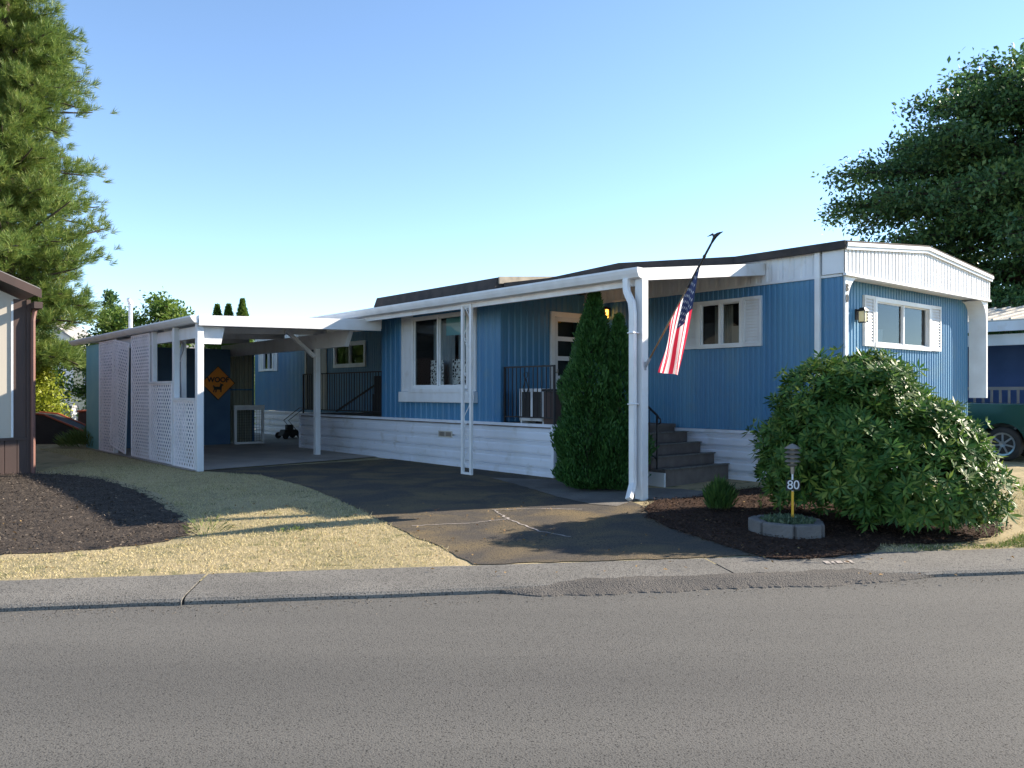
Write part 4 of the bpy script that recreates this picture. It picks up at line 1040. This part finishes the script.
# ---------------------------------------------------------------- plants
def whorl_bush(name, lobes, n, label, cat, m, L, Wd, leaves=9, cover=.82, up=.5, group=None):
    P = []; Nn = []
    for (cx, cy, cz_, rx, ry, rz_) in lobes:
        d = unit(int(n * rx * rz_)); d[:, 2] = np.where(d[:, 2] < -.55, -d[:, 2], d[:, 2])
        sc = np.where(rng.uniform(size=len(d)) < .7, rng.uniform(.90, 1.04, len(d)), rng.uniform(.5, .92, len(d)))
        p = np.array([cx, cy, cz_]) + d * np.array([rx, ry, rz_]) * sc[:, None]
        P.append(p); Nn.append(norm(d / np.array([rx, ry, rz_])))
    P = np.concatenate(P); Nn = np.concatenate(Nn)
    keep = P[:, 2] > .02
    for (cx, cy, cz_, rx, ry, rz_) in lobes:
        q = (P - [cx, cy, cz_]) / [rx, ry, rz_]; keep &= (q ** 2).sum(1) > .28
    bl = np.sin(P[:, 0] * 7.1 + 2 * np.sin(P[:, 2] * 5)) + np.sin(P[:, 2] * 8.3 + 1.7 * np.sin(P[:, 1] * 6)) + np.sin(P[:, 1] * 6.7 + P[:, 0] * 3)
    keep &= bl > -2.35
    P = P + Nn * (.04 * bl + rng.normal(0, .03, len(P)) + .13 * (rng.uniform(size=len(P)) < .03))[:, None]
    P, Nn = P[keep], Nn[keep]; k = len(P); wsz = rng.uniform(.7, 1.25, k)
    ax = norm(Nn + np.array([0, 0, up]) + rng.normal(0, .3, (k, 3)))
    s = norm(np.cross(ax, unit(k))); t = np.cross(ax, s)
    V, F = [], []; off = 0
    for j in range(leaves):
        a = 2 * np.pi * j / leaves + rng.uniform(0, .5, k)
        d = s * np.cos(a)[:, None] + t * np.sin(a)[:, None]
        el = rng.uniform(-.1, .75, k)[:, None]
        D = d + ax * el
        v, f = leaf_quads(P + d * .008, D, ax + rng.normal(0, .15, (k, 3)), L * wsz * rng.uniform(.75, 1.15, k), Wd * rng.uniform(.8, 1.15, k), -.12, .55)
        V.append(v); F.append(f + off); off += len(v)
    base = np.array([lobes[0][0], lobes[0][1], 0])
    root = thing(name, label, cat, tuple(base), 0, group)
    fast('foliage', np.concatenate(V) - base, np.concatenate(F), m, root)
    mb = MB()
    for i in range(14):
        l = lobes[i % len(lobes)]; a = rnd.uniform(0, 6.28)
        e = Vector((l[0] + .5 * l[3] * math.cos(a) - base[0], l[1] + .5 * l[4] * math.sin(a) - base[1], l[2] + .5 * l[5]))
        b0 = Vector((rnd.uniform(-.2, .2), rnd.uniform(-.2, .2), -.05)); mb.tube([b0, (b0 + e) / 2 + Vector((0, 0, -.1)), e], [.03, .022, .01], 6)
    obj('stem', mb, 'trunk', root)
    return root
RH = [(4.45, 10.1, .75, 1.28, 1.25, .85), (4.25, 10.15, 1.25, .95, .95, .70), (5.08, 10.1, .82, .66, .85, .62), (3.95, 10.65, .70, .72, .8, .72), (4.7, 9.35, .5, 1.0, .75, .62),
      (5.20, 9.85, .52, .36, .55, .52), (3.95, 10.45, .35, .68, .6, .42), (4.55, 10.3, 1.45, .65, .6, .50), (5.0, 9.6, .85, .6, .6, .6), (4.2, 9.75, .8, .6, .5, .6), (4.75, 9.35, .25, .75, .5, .35), (4.4, 9.4, .3, .6, .5, .35), (5.0, 9.65, .3, .5, .45, .4)]
RH = [(4.42 + (x - 4.45) * .92, y, z, rx * .94, ry, rz * .98) for x, y, z, rx, ry, rz in RH]
whorl_bush('rhododendron', RH, 1700, 'huge rounded rhododendron bush with glossy whorled leaves hiding the house corner', 'bush', 'rhodo', .12, .034, leaves=10, up=.45)
def cypress(loc, H, rad, label, n, lean=0.):
    root = thing('cypress', label, 'tree', loc)
    z = rng.uniform(0, 1, n) ** 1.25
    prof = np.minimum(1, (z + .04) * 9) * np.clip(1 - z, 0, 1) ** .74 * 1.0
    lump = 1 + .16 * np.sin(z * 23 + 2) 
    a = rng.uniform(0, 2 * np.pi, n)
    lump = lump + .15 * np.sin(a * 3 + z * 9) + .1 * np.sin(a * 7 - z * 17)
    r = rad * prof * lump * rng.uniform(.62, 1.06, n) + .01
    B = np.c_[r * np.cos(a) + lean * z * z, r * np.sin(a), z * H]
    o = np.c_[np.cos(a), np.sin(a), np.zeros(n)]
    D = o * rng.uniform(.1, .9, (n, 1)) + np.c_[rng.normal(0, .25, (n, 2)), np.ones(n)]
    Nn = np.c_[-np.sin(a), np.cos(a), np.zeros(n)] + rng.normal(0, .7, (n, 3))
    V, F = leaf_quads(B, D, Nn, rng.uniform(.05, .11, n), rng.uniform(.018, .04, n), .1, .6)
    fast('crown', V, F, 'cyp', root)
    mb = MB(); mb.tube([(0, 0, -.05), (lean * .25, 0, H * .5), (lean * .86, 0, H * .93)], [.06, .04, .008], 8); obj('trunk', mb, 'trunk', root)
    return root
cypress((1.23, 13.05, 0), 3.17, .60, 'taller of the two dark green cypresses standing before the porch', 28000, .10)
cypress((1.70, 12.92, 0), 2.74, .47, 'shorter slimmer cypress between its taller twin and the white post', 17000)
# small upright shrub in the mulch
def tuft(name, loc, n, H, rad, m, label, cat, wid=.02, spread=.35):
    root = thing(name, label, cat, loc)
    a = rng.uniform(0, 6.28, n); r = np.sqrt(rng.uniform(0, 1, n)) * rad
    B = np.c_[r * np.cos(a), r * np.sin(a), rng.uniform(0, .55, n) * H]
    B[:, 2] *= 1.05 - .6 * (r / rad) ** 2
    D = np.c_[np.cos(a) * spread * r / rad, np.sin(a) * spread * r / rad, np.ones(n)] + rng.normal(0, .22, (n, 3))
    V, F = leaf_quads(B, D, unit(n), rng.uniform(.25, .45, n) * H, rng.uniform(wid * .6, wid, n), .1, .55)
    fast('foliage', V, F, m, root); return root
tuft('shrub', (2.78, 10.85, -.02), 1500, .50, .15, 'mid_leaf', 'small upright green shrub in the mulch at the foot of the steps', 'shrub', .03, .25)
tuft('weed_clump', (-2.55, 9.35, -.06), 60, .10, .14, 'green', 'low clump of green weeds at the corner of the dark soil bed', 'plant', .02, 2.5)
tuft('grass_clump', (-11.9, 22.9, 0), 1400, .75, .75, 'green', 'long unmown grass clump beside the turquoise shed wall', 'grass', .03, 1.2)
tuft('weed_spray', (-3.45, 9.15, -.06), 90, .28, .22, 'green', 'spiky weed growing at the tip of the dark soil bed', 'plant', .012, 1.6)

def limb_pts(b, d, L, droop, n=6, jit=.04):
    pts = [Vector(b)]; d = Vector(d).normalized()
    for i in range(n):
        d = (d + Vector((rnd.uniform(-jit, jit), rnd.uniform(-jit, jit), -droop / n + rnd.uniform(-jit, jit)))).normalized()
        pts.append(pts[-1] + d * L / n)
    return pts
def pine(loc, H, z0, rmax, label):
    root = thing('pine_tree', label, 'tree', loc)
    tr = MB(); tr.tube([(0, 0, -.1), (.05, 0, H * .4), (0, .05, H * .75), (0, 0, H)], [.38, .28, .14, .03], 10)
    C, D = [], []
    z = z0
    while z < H - .3:
        f = (z - z0) / (H - z0); r = rmax * (1 - f) ** .55 * min(1, .62 + f * 2.2)
        for k in range(6):
            a = rnd.uniform(0, 6.28); L = r * rnd.uniform(.65, 1.12)
            pts = limb_pts((0, 0, z), (math.cos(a), math.sin(a), rnd.uniform(.05, .45)), L, rnd.uniform(-.2, .5))
            tr.tube(pts, [.06 * (1 - i / 7) + .008 for i in range(7)], 5, False)
            for i in range(2, 7):
                for _ in range(13):
                    t = rnd.uniform(0, 1); p = pts[i - 1].lerp(pts[i], t); ax = (pts[i] - pts[i - 1]).normalized()
                    off = Vector((rnd.gauss(0, .25), rnd.gauss(0, .25), rnd.gauss(.06, .18))) * (.55 + r / rmax * .45)
                    C.append(p + off); D.append(ax * .6 + off.normalized() * .5 + Vector((0, 0, .45)))
        z += .36
    C = np.array([c[:] for c in C]); D = norm(np.array([d[:] for d in D])); k = len(C)
    nn = 30; V, F = [], []; off = 0
    for j in range(nn):
        dd = norm(D + unit(k) * .75)
        v, f = leaf_quads(C + D * rng.uniform(-.08, .12, (k, 1)), dd, unit(k), rng.uniform(.18, .32, k), rng.uniform(.012, .02, k), 0, .4)
        V.append(v); F.append(f + off); off += len(v)
    fast('crown', np.concatenate(V), np.concatenate(F), 'pine', root); obj('trunk', tr, 'trunk', root, smooth=True)
    return root
pine((-16.3, 26, 0), 18, 2.6, 3.45, 'tall bushy pine tree rising behind the beige neighbouring house')
def leafy(name, loc, H, z0, prof, nl, nsub, npt, leaf, m, label, rise=(.0, .5), droop=.5, flat=.5, cat='tree', trunk_r=.3, group=None, spread=.35):
    root = thing(name, label, cat, loc, 0, group)
    tr = MB(); tr.tube([(0, 0, -.1), (.1, 0, H * .35), (0, .1, H * .7), (0, 0, H * .97)], [trunk_r, trunk_r * .75, trunk_r * .4, .02], 10)
    C = []
    for i in range(nl):
        f = (i + rnd.random()) / nl; z = z0 + (H - z0) * f; r = prof(f) * rnd.uniform(.72, 1.1)
        a = i * 2.399 + rnd.uniform(-.4, .4)
        pts = limb_pts((0, 0, max(z - r * .12, .2)), (math.cos(a), math.sin(a), rnd.uniform(*rise)), r, droop, 7, .09)
        tr.tube(pts, [trunk_r * .28 * (1 - q / 8) + .006 for q in range(8)], 5, False)
        for s_ in range(nsub):
            t = .25 + .75 * (s_ + rnd.random()) / nsub; q = min(6, int(t * 7)); p = pts[q].lerp(pts[q + 1], t * 7 - q)
            ax = (pts[q + 1] - pts[q]).normalized(); sd = ax.cross(Vector((0, 0, 1))).normalized() * (1 if s_ % 2 else -1)
            sl = r * .34 * (1.15 - t * .7) * rnd.uniform(.6, 1.2)
            sp = limb_pts(p, ax * .8 + sd + Vector((0, 0, rnd.uniform(-.1, .3))), sl, droop * 1.1, 4, .12)
            tr.tube(sp, [.02, .016, .012, .009, .004], 4, False)
            for _ in range(npt):
                u = rnd.random() * 4; w_ = min(3, int(u)); c_ = sp[w_].lerp(sp[w_ + 1], u - w_)
                C.append((c_.x + rnd.gauss(0, spread * .6), c_.y + rnd.gauss(0, spread * .6), c_.z + rnd.gauss(0, spread * flat)))
    C = np.array(C); k = len(C)
    C = C[C[:, 2] > .1]; k = len(C)
    out = norm(C * [1, 1, .2])
    D = out * .6 + unit(k) + [0, 0, -.15]; Nn = unit(k) * .8 + [0, 0, .8]
    V, F = leaf_quads(C, D, Nn, leaf * rng.uniform(.6, 1.3, k), leaf * .5 * rng.uniform(.7, 1.3, k), .15, .5)
    fast('crown', V, F, m, root); obj('trunk', tr, 'trunk', root, smooth=True)
    return root
leafy('cedar_tree', (22.0, 34, 0), 14.6, 2.2, lambda f: 8.3 * max(.01, 1 - ((f - .42) / .60) ** 2) ** .36, 190, 18, 66, .23, 'dark_leaf', 'large dark spreading tree with layered branches behind the white gable', rise=(-.05, .45), droop=.35, flat=.55, trunk_r=.45, spread=.45)
leafy('backyard_tree', (25.5, 33, 0), 9.5, .8, lambda f: 5.0 * math.sqrt(max(0, 1 - (f - .35) ** 2 * 2)) * (1 - f * .5) + .2, 50, 12, 50, .26, 'dark_leaf', 'lower dense tree filling in beneath the dark spreading one', trunk_r=.3)
leafy('bushy_tree', (-17.9, 30, 0), 4.6, .3, lambda f: 1.35 * math.sqrt(max(.02, 1 - (f * 1.02) ** 2)), 34, 10, 40, .16, 'mid_leaf', 'mid green rounded tree between the pine and the yellow house', trunk_r=.15)
leafy('lime_shrub', (-15.95, 27, 0), 2.5, .15, lambda f: 1.0 * math.sqrt(max(.02, 1 - (f * 1.02) ** 2)), 26, 10, 34, .14, 'lime', 'lime yellow shrub behind the black ramp', cat='shrub', trunk_r=.06)
leafy('bright_shrub', (-14.1, 33, 0), 5.2, .8, lambda f: 2.1 * math.sqrt(max(.05, 1 - f * f)), 34, 10, 34, .17, 'bright_leaf', 'bright green leafy tree showing above the carport roof by the vent pipe', trunk_r=.12, rise=(.3, .9))
leafy('bright_shrub', (-16.6, 34, 0), 4.8, .8, lambda f: 2.1 * math.sqrt(max(.05, 1 - f * f)), 34, 10, 34, .17, 'bright_leaf', 'green leafy tree above the lattice between the drooping spruce and vent pipe', trunk_r=.12, rise=(.3, .9))
leafy('spruce_tree', (-17.3, 35, 0), 5.9, .5, lambda f: 1.7 * (1 - f) + .1, 34, 8, 20, .16, 'dark_leaf', 'thin dark spruce with a drooping side branch above the carport roof edge', droop=.8, trunk_r=.1, spread=.15)
for X, Hh, lb in ((-13.1, 5.4, 'smallest conifer tip showing above the carport front'), (-12.6, 5.42, 'middle conifer tip above the white carport fascia'), (-11.98, 5.65, 'tallest bright conifer tip above the white carport fascia')):
    n = 16000; z = rng.uniform(0, 1, n); a = rng.uniform(0, 6.28, n); r = 1.5 * (1 - z) * rng.uniform(.3, 1.1, n) + .01
    root = thing('conifer', lb, 'tree', (X, 36, 0))
    V, F = leaf_quads(np.c_[r * np.cos(a), r * np.sin(a), z * Hh], np.c_[np.cos(a), np.sin(a), .9 + 0 * a] + rng.normal(0, .3, (n, 3)), unit(n), rng.uniform(.07, .15, n), rng.uniform(.03, .06, n))
    fast('crown', V, F, 'bright_leaf', root)
    mb = MB(); mb.tube([(0, 0, 0), (0, 0, Hh * .95)], [.1, .01], 6); obj('trunk', mb, 'trunk', root)
# far tree line as one mass
n = 60000; x = rng.uniform(-140, 140, n); zz = rng.uniform(0, 1, n)
top = 4.2 + 1.2 * np.sin(x * .31) + 1.0 * np.sin(x * .11 + 1) + .8 * np.sin(x * .83)
top = np.where((x > -22) & (x < 20), 3.2, top)
V, F = leaf_quads(np.c_[x, 95 + rng.normal(0, 2, n), zz * top], unit(n), unit(n), rng.uniform(.4, .9, n), rng.uniform(.25, .5, n))
stuff(fast('distant_trees', V, F, 'mid_leaf'), 'low line of far off trees along the horizon', 'trees')

# ================================================================ LIGHT, CAMERA
SUN_AZ = R(18); SUN_EL = R(26.5)                                      # azimuth counter-clockwise from +X
sv = Vector((math.cos(SUN_AZ) * math.cos(SUN_EL), math.sin(SUN_AZ) * math.cos(SUN_EL), math.sin(SUN_EL)))
sl = bpy.data.lights.new('sun', 'SUN'); sl.energy = 5.0; sl.angle = R(.55); sl.color = (1., .88, .72)
so = bpy.data.objects.new('sun', sl); COL.objects.link(so); so.location = (30, 20, 30); so.rotation_euler = sv.to_track_quat('Z', 'Y').to_euler()
w = bpy.data.worlds.new('World'); S.world = w; w.use_nodes = True; nt = w.node_tree
sky = nt.nodes.new('ShaderNodeTexSky'); sky.sky_type = 'NISHITA'; sky.sun_disc = False; sky.sun_elevation = SUN_EL; sky.sun_rotation = math.pi / 2 - SUN_AZ
sky.air_density = 1.0; sky.dust_density = 0.; sky.altitude = 2200; sky.ozone_density = 2.0
hs = nt.nodes.new('ShaderNodeHueSaturation'); hs.inputs['Saturation'].default_value = 1.0; hs.inputs['Hue'].default_value = .498
nt.links.new(sky.outputs[0], hs.inputs['Color']); nt.links.new(hs.outputs[0], nt.nodes['Background'].inputs['Color']); nt.nodes['Background'].inputs['Strength'].default_value = .118
cam = bpy.data.cameras.new('camera'); cam.sensor_width = 36; cam.lens = 810 / 1024 * 36; cam.shift_y = 8 / 1024; cam.clip_end = 3000; cam.clip_start = .05
co = bpy.data.objects.new('camera', cam); COL.objects.link(co); co.location = (0, 0, 1.55); co.rotation_euler = (R(90), 0, 0); S.camera = co
S.view_settings.view_transform = 'Standard'; S.view_settings.look = 'None'; S.view_settings.gamma = 1; S.view_settings.exposure = 1.45
S.view_settings.use_curve_mapping = False
S.cycles.max_bounces = 6; S.cycles.transparent_max_bounces = 8
